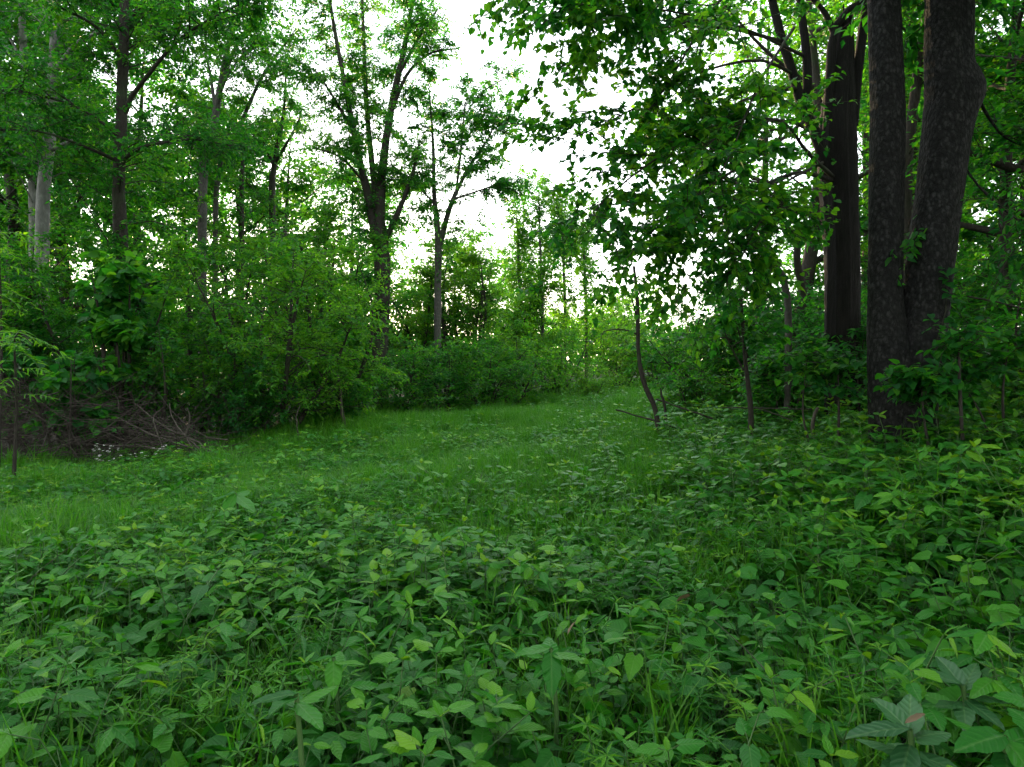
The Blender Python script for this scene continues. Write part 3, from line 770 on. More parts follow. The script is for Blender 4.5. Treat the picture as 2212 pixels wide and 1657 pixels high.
# trees filling the wood behind
BACK = [  # u, d, H, crown r, leaf, tint, base, label
    (2060, 21, 13, 4.6, .15, .55, .1, 'dense tree far behind the twin trunk'),
    (2230, 13.5, 10, 3.4, .13, .5, .1, 'dense low-branched tree at the right edge behind the burl'),
    (2150, 12, 9, 3.0, .12, .45, .18, 'leafy tree behind the swollen burl at the right edge'),
    (2010, 15, 11, 3.6, .13, .62, .15, 'leafy tree filling the gap between the scaly trunks'),
    (1700, 15, 11, 3.6, .13, .66, .18, 'sunlit-tinted yellow-green tree behind the broken trunk'),  # sun on the leaves is put into the yellow tint
    (1650, 20, 11, 3.8, .14, .85, .5, 'sunlit-tinted yellow-green high-crowned tree behind the hanging heart leaves'),  # strong yellow tint paints this crown as sunlit
    (1870, 19, 13, 4.2, .15, .66, .15, 'tall light tree behind the broken trunk and the scaly trunks'),
    (2230, 18, 13, 4.4, .15, .6, .15, 'tall tree beyond the burl, cut by the right edge'),
    (1760, 26, 6, 4.0, .15, .55, .08, 'spreading tree low behind the broken trunk'),
    (2100, 26, 14, 5, .18, .55, .05, 'far tree on the rising ground to the right'),
    (150, 22, 15, 4.6, .15, .55, .12, 'tall pale-leaved tree far behind the white trunk'),
    (-30, 20, 14, 4.4, .15, .5, .12, 'tall tree at the left edge behind the ivy trunk'),
    (330, 24, 13, 4.4, .15, .45, .08, 'leafy tree behind the dark straight trunk'),
    (420, 30, 11, 4.6, .17, .45, .05, 'far tree low behind the leaning stems'),
    (60, 30, 14, 5.5, .18, .4, .05, 'far tree at the back of the left wood'),
    (240, 34, 12, 5.5, .18, .35, .05, 'dark far tree between the white and dark trunks'),
    (560, 34, 9, 5.0, .18, .5, .05, 'low far tree under the bright sky left of the middle'),
    (625, 27, 10.5, 3.6, .14, .6, .3, 'light-leaved tree behind the short leafy pole and the crooked dark tree'),
    (500, 28, 12.5, 3.8, .14, .6, .4, 'high-crowned tree behind the leaning forked stems'),
    (760, 30, 10, 3.8, .15, .55, .25, 'leafy tree directly behind the many-stemmed tree'),
    (700, 38, 9, 5.5, .2, .5, .05, 'far rounded tree left of the many-stemmed trunk'),
    (900, 42, 7.5, 5.5, .2, .55, .05, 'far rounded tree right of the many-stemmed trunk'),
    (1050, 46, 9, 6.0, .22, .6, .05, 'far rounded tree closing the foot of the sky gap'),
]
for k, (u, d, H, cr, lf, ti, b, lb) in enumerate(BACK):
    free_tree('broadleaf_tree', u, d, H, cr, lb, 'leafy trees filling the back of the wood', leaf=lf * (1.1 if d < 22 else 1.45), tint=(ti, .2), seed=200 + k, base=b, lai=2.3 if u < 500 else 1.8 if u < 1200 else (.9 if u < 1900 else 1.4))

# the wood goes on outside the picture; these trees are added to shade the clearing
for k, (x, y, H, cr, bs, lb) in enumerate([
        (7.4, 3.0, 18, 5.0, .12, 'leafy tree added for shade on the right, just out of the picture'), (6.4, -2.5, 18, 5.0, .15, 'leafy tree added for shade behind and to the right, out of the picture'),
        (9.5, 8.0, 18, 5.2, .2, 'tall tree added for shade beyond the right edge of the picture'), (4.8, 5.8, 15, 4.0, .5, 'tall tree added for shade, with a high crown over the twin trunk'),
        (6.9, 6.3, 9, 3.0, .2, 'leafy tree added for shade just beyond the right edge, level with the twin trunk'), (8.2, 10.5, 13, 4.0, .1, 'leafy tree added for shade beyond the right edge, behind the twin trunk'),
        (-14.5, 7.5, 18, 5.2, .1, 'leafy tree added for shade beyond the left edge of the picture'), (-12, 0, 18, 5.2, .15, 'leafy tree added for shade on the left, out of the picture'),
        (-6.0, -7.5, 18, 5.4, .08, 'leafy tree added for shade behind the camera on the left'), (1.0, -10, 19, 5.6, .08, 'leafy tree added for shade straight behind the camera'),
        (8, -8, 18, 5.4, .08, 'leafy tree added for shade behind the camera on the right'), (-13, -2, 18, 5.4, .08, 'leafy tree added for shade far out on the left')]):
    free_tree('broadleaf_tree', 0, y, H, cr, lb, 'leafy trees added for shade round the clearing outside the picture', leaf=.13 if k in (3, 4, 5) else .4, tint=(.35, .2), seed=260 + k, base=bs, lai=1.4 if k in (3, 4, 5) else 2.6, x=x, tr=.15, nlimb=9)

# understorey on the right
SR = [
    (1500, 17, 690, 3.2, .10, .5, 'bush at the right side of the far clearing'),
    (1560, 12.5, 660, 3.0, .10, .52, 'bush under the leaning bare stem'),
    (1660, 16, 555, 3.8, .11, .5, 'tall bush closing the gap left of the broken trunk'),
    (1840, 14.5, 560, 3.6, .11, .42, 'tall bush just right of the broken trunk'),
    (1500, 11.5, 790, 1.8, .08, .55, 'low bright bush right of the bent sapling'),
    (1680, 12, 640, 3.2, .10, .36, 'dark bush left of the broken trunk'),
    (1790, 10.4, 610, 2.4, .09, .36, 'dark bush round the foot of the broken trunk'),
    (1690, 9.2, 770, 1.7, .09, .44, 'low bush in front of the broken trunk'),
    (1860, 8.4, 700, 1.7, .09, .32, 'dark bush left of the twin trunk foot'),
    (2060, 8.2, 690, 2.2, .095, .34, 'dark bush behind the twin trunk foot'),
    (2180, 8.0, 620, 2.6, .095, .36, 'dark bush at the right edge beyond the twin trunk'),
    (2120, 12, 560, 3.6, .11, .5, 'tall bush on the bank behind the twin trunk'),
    (1950, 12.5, 600, 3.4, .11, .42, 'bush seen between the broken trunk and the twin trunk'),
]
for k, (u, d, vt, w, lf, ti, lb) in enumerate(SR):
    shrub('shrub', u, d, vt, w, lb, 'shrubs under the trees on the right', lf, seed=300 + k, tint=(ti, .15), tpl=OVAL, lai=2.0, low=.2, up=-.05, flat=.2, ln_=.25)

# far wood closing the horizon: one mass
def far_wood():
    mb = MB(); g = np.random.default_rng(77)
    n = 60000
    ang = g.uniform(-1.0, 1.0, n); d = g.uniform(48, 75, n)
    x = np.tan(ang * .9) * d
    top = 4.2 + 1.0 * np.sin(x * .31) + .8 * np.sin(x * .77 + 1) + 5 * sstep(14, 45, np.abs(x - 6))
    z = gz(np.clip(x, -40, 40), d) + top * g.random(n) ** .8
    pos = np.stack([x, d, z], -1)
    place_leaves(mb, pos, g.normal(size=(n, 3)) * [1, 1, .4] + [0, 0, -.2], np.array([0, 0, 1.]) + .8 * g.normal(size=(n, 3)), .5 * (.6 + .8 * g.random(n)), RHOMB, 0, np.clip(.5 + .2 * g.normal(size=n), 0, 1))
    tag(mb.obj('distant_woods', [M_LEAF]), 'far woodland closing the view behind the clearing', 'woods', kind='stuff')
far_wood()

# ------------------------------------------------------------------ saplings and dead wood at the clearing's edge
tree('sapling', [(1421, 935, 11, 9.2), (1416, 885, 11, 9.2), (1392, 830, 11, 9.2), (1380, 770, 9, 9.2), (1378, 700, 9, 9.2), (1376, 640, 8, 9.2), (1369, 575, 6, 9.2)],
     [[(1376, 722, 4, 9.2), (1345, 712, 3, 9.1), (1305, 716, 2, 9.0), (1298, 735, 1.5, 9), (1299, 765, 1, 9)],
      [(1376, 690, 4, 9.2), (1362, 640, 2.5, 9.1), (1340, 620, 1.5, 9)],
      [(1377, 640, 4, 9.2), (1420, 570, 3, 9), (1490, 490, 2, 8.8)]],
     'thin bent sapling standing alone at the right side of the clearing', None, M_BARK,
     dict(nb=6, nt=3, nl=4, Lb=.45, Lt=.3, leaf=.085, t0=.6, seed=61, tint=(.4, .2), use=[0, 2, 3]), cat='sapling', sides=8, nleafparts=160, tpl=HEART)
tree('sapling', [(1622, 890, 12, 8.2), (1616, 830, 10, 8.2), (1609, 770, 8, 8.2), (1600, 640, 6, 8.2), (1590, 560, 3, 8.2)],
     [[(1606, 800, 5, 8.2), (1575, 740, 4, 8.1), (1560, 700, 2, 8)], [(1604, 700, 4, 8.2), (1650, 650, 3, 8), (1690, 630, 2, 7.8)]],
     'straight sapling with broad leaves, left of the broken trunk', None, M_BARK,
     dict(nb=16, nt=5, nl=7, Lb=.6, Lt=.32, leaf=.095, t0=.4, seed=62, tint=(.4, .2)), cat='sapling', sides=8, nleafparts=200, tpl=HEART)
for q, (pl, lb) in enumerate([
        ([(1755, 945, 9, 7.2), (1757, 905, 8, 7.2), (1768, 880, 7, 7.2)], 'grey broken dead stem standing left of the twin trunk'),
        ([(1437, 885, 6, 9.6), (1430, 860, 5, 9.6), (1427, 838, 3, 9.6)], 'short dark dead stake right of the bent sapling'),
        ([(1722, 560, 14, 8.4), (1728, 500, 13, 8.4), (1718, 478, 9, 8.4)], 'short dark snag left of the broken trunk')]):
    pl = [to_ground(*pl[0])] + pl if q < 2 else [(1738, 640, 14, 8.4)] + pl
    P, r = limb(pl, 10, .1)
    mb = MB(); tubes(mb, P[None], r[None], 8, rough=.08)
    tag(mb.obj('dead_snag', [M_DEAD if q == 0 else M_BARK], smooth=True), lb, 'dead stem')
FB = [([(1330, 885, 3, 9.5), (1400, 905, 4, 9.4), (1480, 930, 5, 9.2), (1560, 960, 5, 9)], 'thin dark fallen branch lying behind the bent sapling'),
      ([(1418, 862, 4, 9.8), (1470, 880, 4, 9.6), (1540, 905, 4, 9.4)], 'dark fallen branch resting across the dead stake'),
      ([(1560, 880, 2.5, 8.4), (1640, 882, 3, 8.2), (1755, 885, 3, 8)], 'long thin branch lying level between the straight sapling and the grey dead stem'),
      ([(1630, 880, 2.5, 8), (1690, 900, 3, 7.8), (1745, 925, 3, 7.6)], 'thin branch sloping down right towards the grey dead stem'),
      ([(2090, 640, 4, 6.6), (2150, 652, 3.5, 6.6), (2215, 668, 3, 6.6)], 'thin dark branch sticking out right of the twin trunk')]
for pl, lb in FB:
    P, r = limb(pl, 12, .3)
    mb = MB(); tubes(mb, P[None], r[None], 6, rough=.08)
    tag(mb.obj('fallen_branch', [M_BARK], smooth=True), lb, 'branch')

def brush():
    g = np.random.default_rng(91)
    mb = MB(); n = 1700
    u = g.uniform(-60, 500, n); d = g.uniform(9.3, 11.6, n)
    x = (u - 1106) / FPX * d
    hmax = np.interp(u, [-60, 100, 250, 400, 500], [1.4, 1.35, 1.15, .6, .2])
    z = gz(x, d) + hmax * g.random(n) ** 1.3
    p = np.stack([x, d, z], -1)
    az = g.uniform(0, 2 * np.pi, n)
    dr = nrm(np.stack([np.cos(az), .5 * np.sin(az), .15 + .35 * g.normal(size=n)], -1))
    L_ = g.uniform(.4, 1.3, n)
    P = polyline(p - dr * L_[:, None] * .5, dr, L_, 5, .25 * g.normal(size=(n, 3)))
    P[..., 2] = np.maximum(P[..., 2], gz(P[..., 0], P[..., 1]) + .01)
    tubes(mb, P, (.003 + .006 * g.random(n) ** 3)[:, None] * np.linspace(1, .4, 5)[None], 4)
    tag(mb.obj('dead_brush', [M_BRUSH], smooth=True), 'tangled heap of dead brown twigs at the left wood edge', 'brush', kind='stuff')
    DB = [([(440, 985, 6, 9.6), (390, 960, 6, 9.6), (330, 940, 5, 9.7), (250, 900, 3, 9.9)], 'pale curved dead branch sweeping left over the brush heap'),
          ([(435, 975, 6, 9.5), (400, 940, 5, 9.5), (372, 905, 4, 9.5), (366, 870, 3, 9.5)], 'pale dead branch rising from the brush beside the small bush'),
          ([(455, 985, 6, 9.6), (420, 950, 6, 9.7), (352, 920, 5, 9.8), (290, 870, 3, 10)], 'grey dead branch leaning left across the brush heap'),
          ([(420, 990, 5, 9.4), (370, 975, 5, 9.4), (300, 965, 4, 9.5), (200, 960, 3, 9.7)], 'low dead branch lying along the foot of the brush heap'),
          ([(350, 965, 4, 9.4), (338, 930, 4, 9.4), (332, 900, 4, 9.5), (352, 880, 2, 9.5)], 'upright forked dead stick in the brush heap'),
          ([(415, 965, 5, 9.4), (402, 940, 5, 9.4), (410, 905, 4, 9.4), (404, 880, 2, 9.4)], 'thick pale dead stick standing by the stem of the small bush'),
          ([(645, 950, 4, 11.5), (642, 920, 4, 11.5), (640, 900, 4, 11.5), (648, 875, 3, 11.5)], 'pale bare stick standing under the big bright bush'),
          ([(745, 930, 12, 12.6), (738, 880, 10, 12.6), (732, 820, 8, 12.6), (728, 800, 6, 12.6)], 'grey leaning stem at the grass edge under the big bright bush')]
    for pl, lb in DB:
        P, r = limb(pl, 12, .35); r = r * .62
        m2 = MB(); tubes(m2, P[None], r[None], 6, rough=.07)
        tag(m2.obj('dead_branch', [M_DEAD], smooth=True), lb, 'branch', 'dead branches in and near the brush heap')
brush()

# ------------------------------------------------------------------ ground plants
def leaf_sheet(width, kind, droop, fold, curl, serr=.06, rows=8, tint=.5, seed=0):
    """near leaf: blade as a bent sheet, along +Y, 1 long"""
    g = np.random.default_rng(seed)
    V = []; UV = []
    us = np.array([-1, -.5, 0, .5, 1])
    for i in range(rows + 1):
        t = i / rows
        if kind == 'heart': w = 1.65 * (t + .012) ** .42 * max(0, 1 - t) ** 1.0
        elif kind == 'ovate': w = 2.0 * (t + .004) ** .68 * max(0, 1 - t) ** .95
        else: w = 2.3 * (t + .002) ** .9 * max(0, 1 - t) ** 1.0
        w *= width * .5 * (1 + (serr if i % 2 else -serr))
        for q in us:
            x = q * w
            y = t - (.16 * abs(q) ** 1.5 * (1 - t) ** 5 if kind == 'heart' else 0) + (.02 * abs(q) if i % 2 else 0)
            z = -droop * t ** 1.8 + fold * abs(x) - curl * x * x * 3 + .018 * math.sin(9 * t + 3 * q + seed) * abs(q)
            V.append((x, y, z)); UV.append((x, t))
    F = []
    for i in range(rows):
        for k in range(4):
            a = i * 5 + k; F.append((a, a + 1, a + 6, a + 5))
    return np.array(V), np.array(F), np.array(UV)

SHEETS = {'heart': [leaf_sheet(.95, 'heart', dr, fo, cu, seed=s) for s, (dr, fo, cu) in enumerate([(.16, .22, .2), (.3, .3, .3), (.06, .28, .1), (.22, .1, .5), (.42, .3, .2)])],
          'ovate': [leaf_sheet(.7, 'ovate', dr, fo, cu, seed=10 + s) for s, (dr, fo, cu) in enumerate([(.2, .3, .2), (.36, .4, .2), (.08, .3, .3), (.26, .15, .6)])],
          'lance': [leaf_sheet(.27, 'lance', dr, fo, cu, .03, seed=20 + s) for s, (dr, fo, cu) in enumerate([(.3, .5, .2), (.6, .5, .2), (.1, .6, .3)])]}
SHEET_MESH = {}
def sheet_mesh(kind, k, bucket, matl):
    key = (kind, k, bucket, matl.name)
    if key not in SHEET_MESH:
        v, f, uv = SHEETS[kind][k]
        mb = MB(); mb.add(v, f, 0, np.full(len(v), bucket), uv)
        SHEET_MESH[key] = mb.mesh(kind + '_leaf', [matl], smooth=True)
    return SHEET_MESH[key]

def herb_layout(kind, seed):
    """-> list of (sheet kind, variant, tint, 4x4 numpy), stem polylines [(P,r)]"""
    g = np.random.default_rng(seed)
    H = g.uniform(.29, .43)
    leaves = []; stems = []
    lean = np.array([.08 * g.normal(), .08 * g.normal(), 0])
    P, r = resample([[0, 0, -.03], [lean[0] * .3, lean[1] * .3, H * .5], [lean[0], lean[1], H]], [.0035, .003, .0018], 7)
    stems.append((P, r))
    def put(p, az, pitch, size, sk, var, tint, roll=0.0):
        ax = np.array([math.cos(az) * math.cos(pitch), math.sin(az) * math.cos(pitch), math.sin(pitch)])
        nm = np.array([0, 0, 1.0]) + .2 * g.normal(size=3) + roll
        nm = nrm(nm - np.dot(nm, ax) * ax); sd = np.cross(ax, nm)
        M = np.eye(4); M[:3, 0] = sd * size; M[:3, 1] = ax * size; M[:3, 2] = nm * size; M[:3, 3] = p
        leaves.append((sk, var, tint, M))
    nodes = {'heart': 5, 'ovate': 5, 'lance': 6, 'trio': 3}[kind]
    az0 = g.random() * 6.28
    for k in range(nodes):
        t = .3 + .7 * (k + .6) / nodes if k < nodes - 1 else 1.0
        p = P[0] * 0 + np.array([np.interp(t, np.linspace(0, 1, 7), P[:, c]) for c in range(3)])
        az = az0 + k * 1.571 + .3 * g.normal()
        topn = k == nodes - 1
        if kind == 'trio':
            pl = g.uniform(.06, .12); q = p + np.array([math.cos(az) * pl, math.sin(az) * pl, .04])
            stems.append((np.linspace(p, q, 3), np.full(3, .0015)))
            for a in (-1.15, 0, 1.15): put(q, az + a, -.1 + .15 * g.normal(), g.uniform(.075, .1), 'ovate', g.integers(4), g.uniform(.2, .7))
            continue
        for s in (0, math.pi):
            a = az + s + .15 * g.normal()
            size = {'heart': .089, 'ovate': .092, 'lance': .11}[kind] * g.uniform(.65, 1.25) * (1.0 - .22 * (k / nodes if not topn else 1.2))
            pl = size * (.45 if kind == 'heart' else .15)
            pitch = (.22 if topn else .0) + .2 * g.normal()
            q = p + np.array([math.cos(a) * pl, math.sin(a) * pl, pl * .45])
            if pl > .02: stems.append((np.linspace(p, q, 3), np.full(3, .0014)))
            put(q, a, pitch, size, kind, int(g.integers(len(SHEETS[kind]))), float(np.clip(g.normal(.42 + (.25 if topn else 0), .2), 0, 1)))
        if topn:
            for s in range(2): put(p, az + 1.57 + s * 3.14, .8, .05 * g.uniform(.7, 1.2), kind if kind != 'heart' else 'ovate', 0, .85)
    return leaves, stems, H

PROTO = []
for k in range(14):
    kind = ['heart', 'heart', 'ovate', 'heart', 'ovate', 'heart', 'trio', 'heart', 'ovate', 'heart', 'lance', 'ovate', 'heart', 'trio'][k]
    PROTO.append((kind,) + herb_layout(kind, 700 + k))

def herb_joined(name, pr, matl=M_HERB, simple=False):
    kind, leaves, stems, H = pr
    mb = MB()
    for sk, var, ti, M in leaves:
        v, f, uv = SHEETS[sk][var]
        if simple:
            tv, f, uv = (HEART if sk == 'heart' else tpl_oval(.5 if sk == 'ovate' else .28)); v = tv
        w = v @ M[:3, :3].T + M[:3, 3]
        mb.add(w, f, 0, np.full(len(v), ti), uv)
    for P, r in stems: tubes(mb, P[None], r[None] * (1.4 if simple else 1), 3, 1)
    return bpy.data.objects.new(name, mb.mesh(name, [matl, M_STEM], smooth=True))

# the 300 nearest herbs are plants of their own
HERB_LABEL = {'heart': 'heart-leaved', 'ovate': 'oval-leaved', 'lance': 'narrow-leaved', 'trio': 'three-leafleted'}
COLS = ['at the far left', 'on the left', 'left of the middle', 'just left of the centre', 'just right of the centre', 'right of the middle', 'on the right', 'at the far right']
ROWS = ['bottom edge row'] + [w + ' row' for w in 'second third fourth fifth sixth seventh eighth ninth tenth'.split()]
def near_herbs():
    g = np.random.default_rng(5)
    stem_mesh = []
    for kind, leaves, stems, H in PROTO:
        mb = MB()
        for P, r in stems: tubes(mb, P[None], r[None], 4, 0)
        stem_mesh.append(mb.mesh('stem', [M_STEM], smooth=True))
    pts = []
    tries = 0
    while len(pts) < 460 and tries < 60000:
        tries += 1
        y = 1.0 + 3.7 * g.random() ** .8; x = g.uniform(-1, 1) * (.76 * y + .35)
        # leave some bare gaps
        if herb_patch(x, y) < .3: continue
        if all((x - a) ** 2 + (y - b) ** 2 > .115 ** 2 for a, b in pts): pts.append((x, y))
    pts.sort(key=lambda p: p[1] + .1 * abs(p[0]))
    pts = pts[:300]
    BY = {kd: [i for i, pr in enumerate(PROTO) if pr[0] == kd] for kd in ('heart', 'ovate', 'lance', 'trio')}
    def pick(x, y):
        v = float(patch(x, y, .8, 8)) + .28 * (g.random() - .5) + (.12 if x > .2 else -.05)
        kd = 'heart' if v > .5 else 'ovate' if v > .33 else 'trio' if v > .22 else 'lance'
        return BY[kd][int(g.integers(len(BY[kd])))]
    qs = [pick(*p_) for p_ in pts]
    cells = {}
    for k, (x, y) in enumerate(pts):
        c = min(7, max(0, int((x / y / .74 + 1) * 4))); r_ = min(9, k // 30)
        cells.setdefault((PROTO[qs[k]][0], c, r_), []).append(k)
    label_of = {}
    for (kd, c, r_), ks in cells.items():
        ks.sort(key=lambda k: pts[k][0] / pts[k][1])
        nth = {1: [''], 2: ['left one of two ', 'right one of two '], 3: ['left one of three ', 'middle one of three ', 'right one of three ']}.get(len(ks))
        nth = nth or [w + ' from the left of %s ' % {4: 'four', 5: 'five', 6: 'six', 7: 'seven', 8: 'eight', 9: 'nine'}.get(len(ks), 'many') for w in ('first', 'second', 'third', 'fourth', 'fifth', 'sixth', 'seventh', 'eighth', 'ninth', 'tenth', 'eleventh', 'twelfth')][:len(ks)]
        for k, w in zip(ks, nth): label_of[k] = (w + HERB_LABEL[kd] + (' herbs ' if w else ' herb ') + COLS[c] + ', ' + ROWS[r_])
    for k, (x, y) in enumerate(pts):
        q = qs[k]
        # the right foreground is mostly broad leaves, the left more mixed
        kind, leaves, stems, H = PROTO[q]
        sc = g.uniform(.8, 1.12) * (.62 + .78 * float(herb_patch(x, y)))
        root = thing('herb_plant', (x, y, float(gz(x, y))), label_of[k], 'herb', 'herbs of the foreground carpet')
        root.rotation_euler = (.08 * g.normal(), .08 * g.normal(), g.random() * 6.283)
        root.scale = (sc, sc, sc)
        link(bpy.data.objects.new('stem', stem_mesh[q]), root)
        for sk, var, ti, M in leaves:
            o = bpy.data.objects.new('leaf', sheet_mesh(sk, var, round(ti * 4) / 4, M_HERB)); link(o, root)
            o.matrix_local = Matrix(M.tolist())
    return max(p[1] for p in pts)
Y_NEAR = near_herbs()

# scattered stuff by geometry nodes
def scatter(name, protos, P, rot, scl, idx, label, cat):
    col = bpy.data.collections.new(name + '_kinds')
    for k, o in enumerate(protos): o.name = '%s_kind_%02d' % (name, k); col.objects.link(o)
    me = bpy.data.meshes.new(name)
    me.vertices.add(len(P)); me.vertices.foreach_set('co', np.asarray(P, np.float32).ravel())
    for nm_, ty, arr, key in (('rot', 'FLOAT_VECTOR', rot, 'vector'), ('scl', 'FLOAT', scl, 'value'), ('kid', 'INT', idx, 'value')):
        a = me.attributes.new(nm_, ty, 'POINT'); a.data.foreach_set(key, np.asarray(arr, np.int32 if ty == 'INT' else np.float32).ravel())
    o = bpy.data.objects.new(name, me); link(o)
    ng = bpy.data.node_groups.new(name, 'GeometryNodeTree')
    ng.interface.new_socket('Geometry', in_out='INPUT', socket_type='NodeSocketGeometry')
    ng.interface.new_socket('Geometry', in_out='OUTPUT', socket_type='NodeSocketGeometry')
    N, L = ng.nodes, ng.links
    gi, go = N.new('NodeGroupInput'), N.new('NodeGroupOutput')
    ci = N.new('GeometryNodeCollectionInfo'); ci.inputs['Collection'].default_value = col
    ci.inputs['Separate Children'].default_value = True; ci.inputs['Reset Children'].default_value = True
    ip = N.new('GeometryNodeInstanceOnPoints'); ip.inputs['Pick Instance'].default_value = True
    def at(nm_, ty):
        n = N.new('GeometryNodeInputNamedAttribute'); n.data_type = ty; n.inputs['Name'].default_value = nm_; return n.outputs[0]
    L.new(gi.outputs[0], ip.inputs['Points']); L.new(ci.outputs[0], ip.inputs['Instance'])
    L.new(at('rot', 'FLOAT_VECTOR'), ip.inputs['Rotation']); L.new(at('scl', 'FLOAT'), ip.inputs['Scale']); L.new(at('kid', 'INT'), ip.inputs['Instance Index'])
    L.new(ip.outputs[0], go.inputs[0])
    md = o.modifiers.new('scatter', 'NODES'); md.node_group = ng
    tag(o, label, cat, kind='stuff')
    return o

def frame_points(n, y0, y1, g, margin=3.0):
    """even over the area of the visible wedge between two depths"""
    # n is the count for a margin of half a metre; the strips beyond the frame get the same density
    A = lambda mg: .76 * (y1 ** 2 - y0 ** 2) + 2 * mg * (y1 - y0)
    n = int(n * A(margin) / A(.5))
    y = g.uniform(y0, y1, 3 * n); w = .76 * y + margin
    y = y[g.random(3 * n) < w / (.76 * y1 + margin)][:n]
    x = g.uniform(-1, 1, len(y)) * (.76 * y + margin)
    return x, y

def clear_left(y):      # x of the left edge of the clearing
    return np.interp(y, [0, 7, 9.5, 12, 18, 24, 30], [-9, -8, -6.6, -4.2, -2.6, -.6, 3.2])

def grassiness(x, y):
    """0 = broadleaf carpet, 1 = grass: the middle and left beyond a few metres"""
    m = sstep(3.6, 6.0, y + .25 * x * 0 - .45 * np.maximum(0, x)) * sstep(2.6, .4, x - .1 * y)
    pat = .5 + .5 * np.sin(x * 1.9 + .6 * y) * np.sin(y * 1.3 - x * .7)
    near = .38 * sstep(1.4, 3.2, y) * sstep(1.6, .2, x - .12 * y) * sstep(.35, .8, pat)
    pt = patch(x, y, 1.3, 31)
    far = .9 * sstep(9.5, 13, y) * (x < clear_left(y) + 6.5)
    near = np.maximum(near, far)
    return np.clip(np.maximum(m * (.45 + .4 * pat + .5 * (pt - .4) * 2), near), 0, 1)

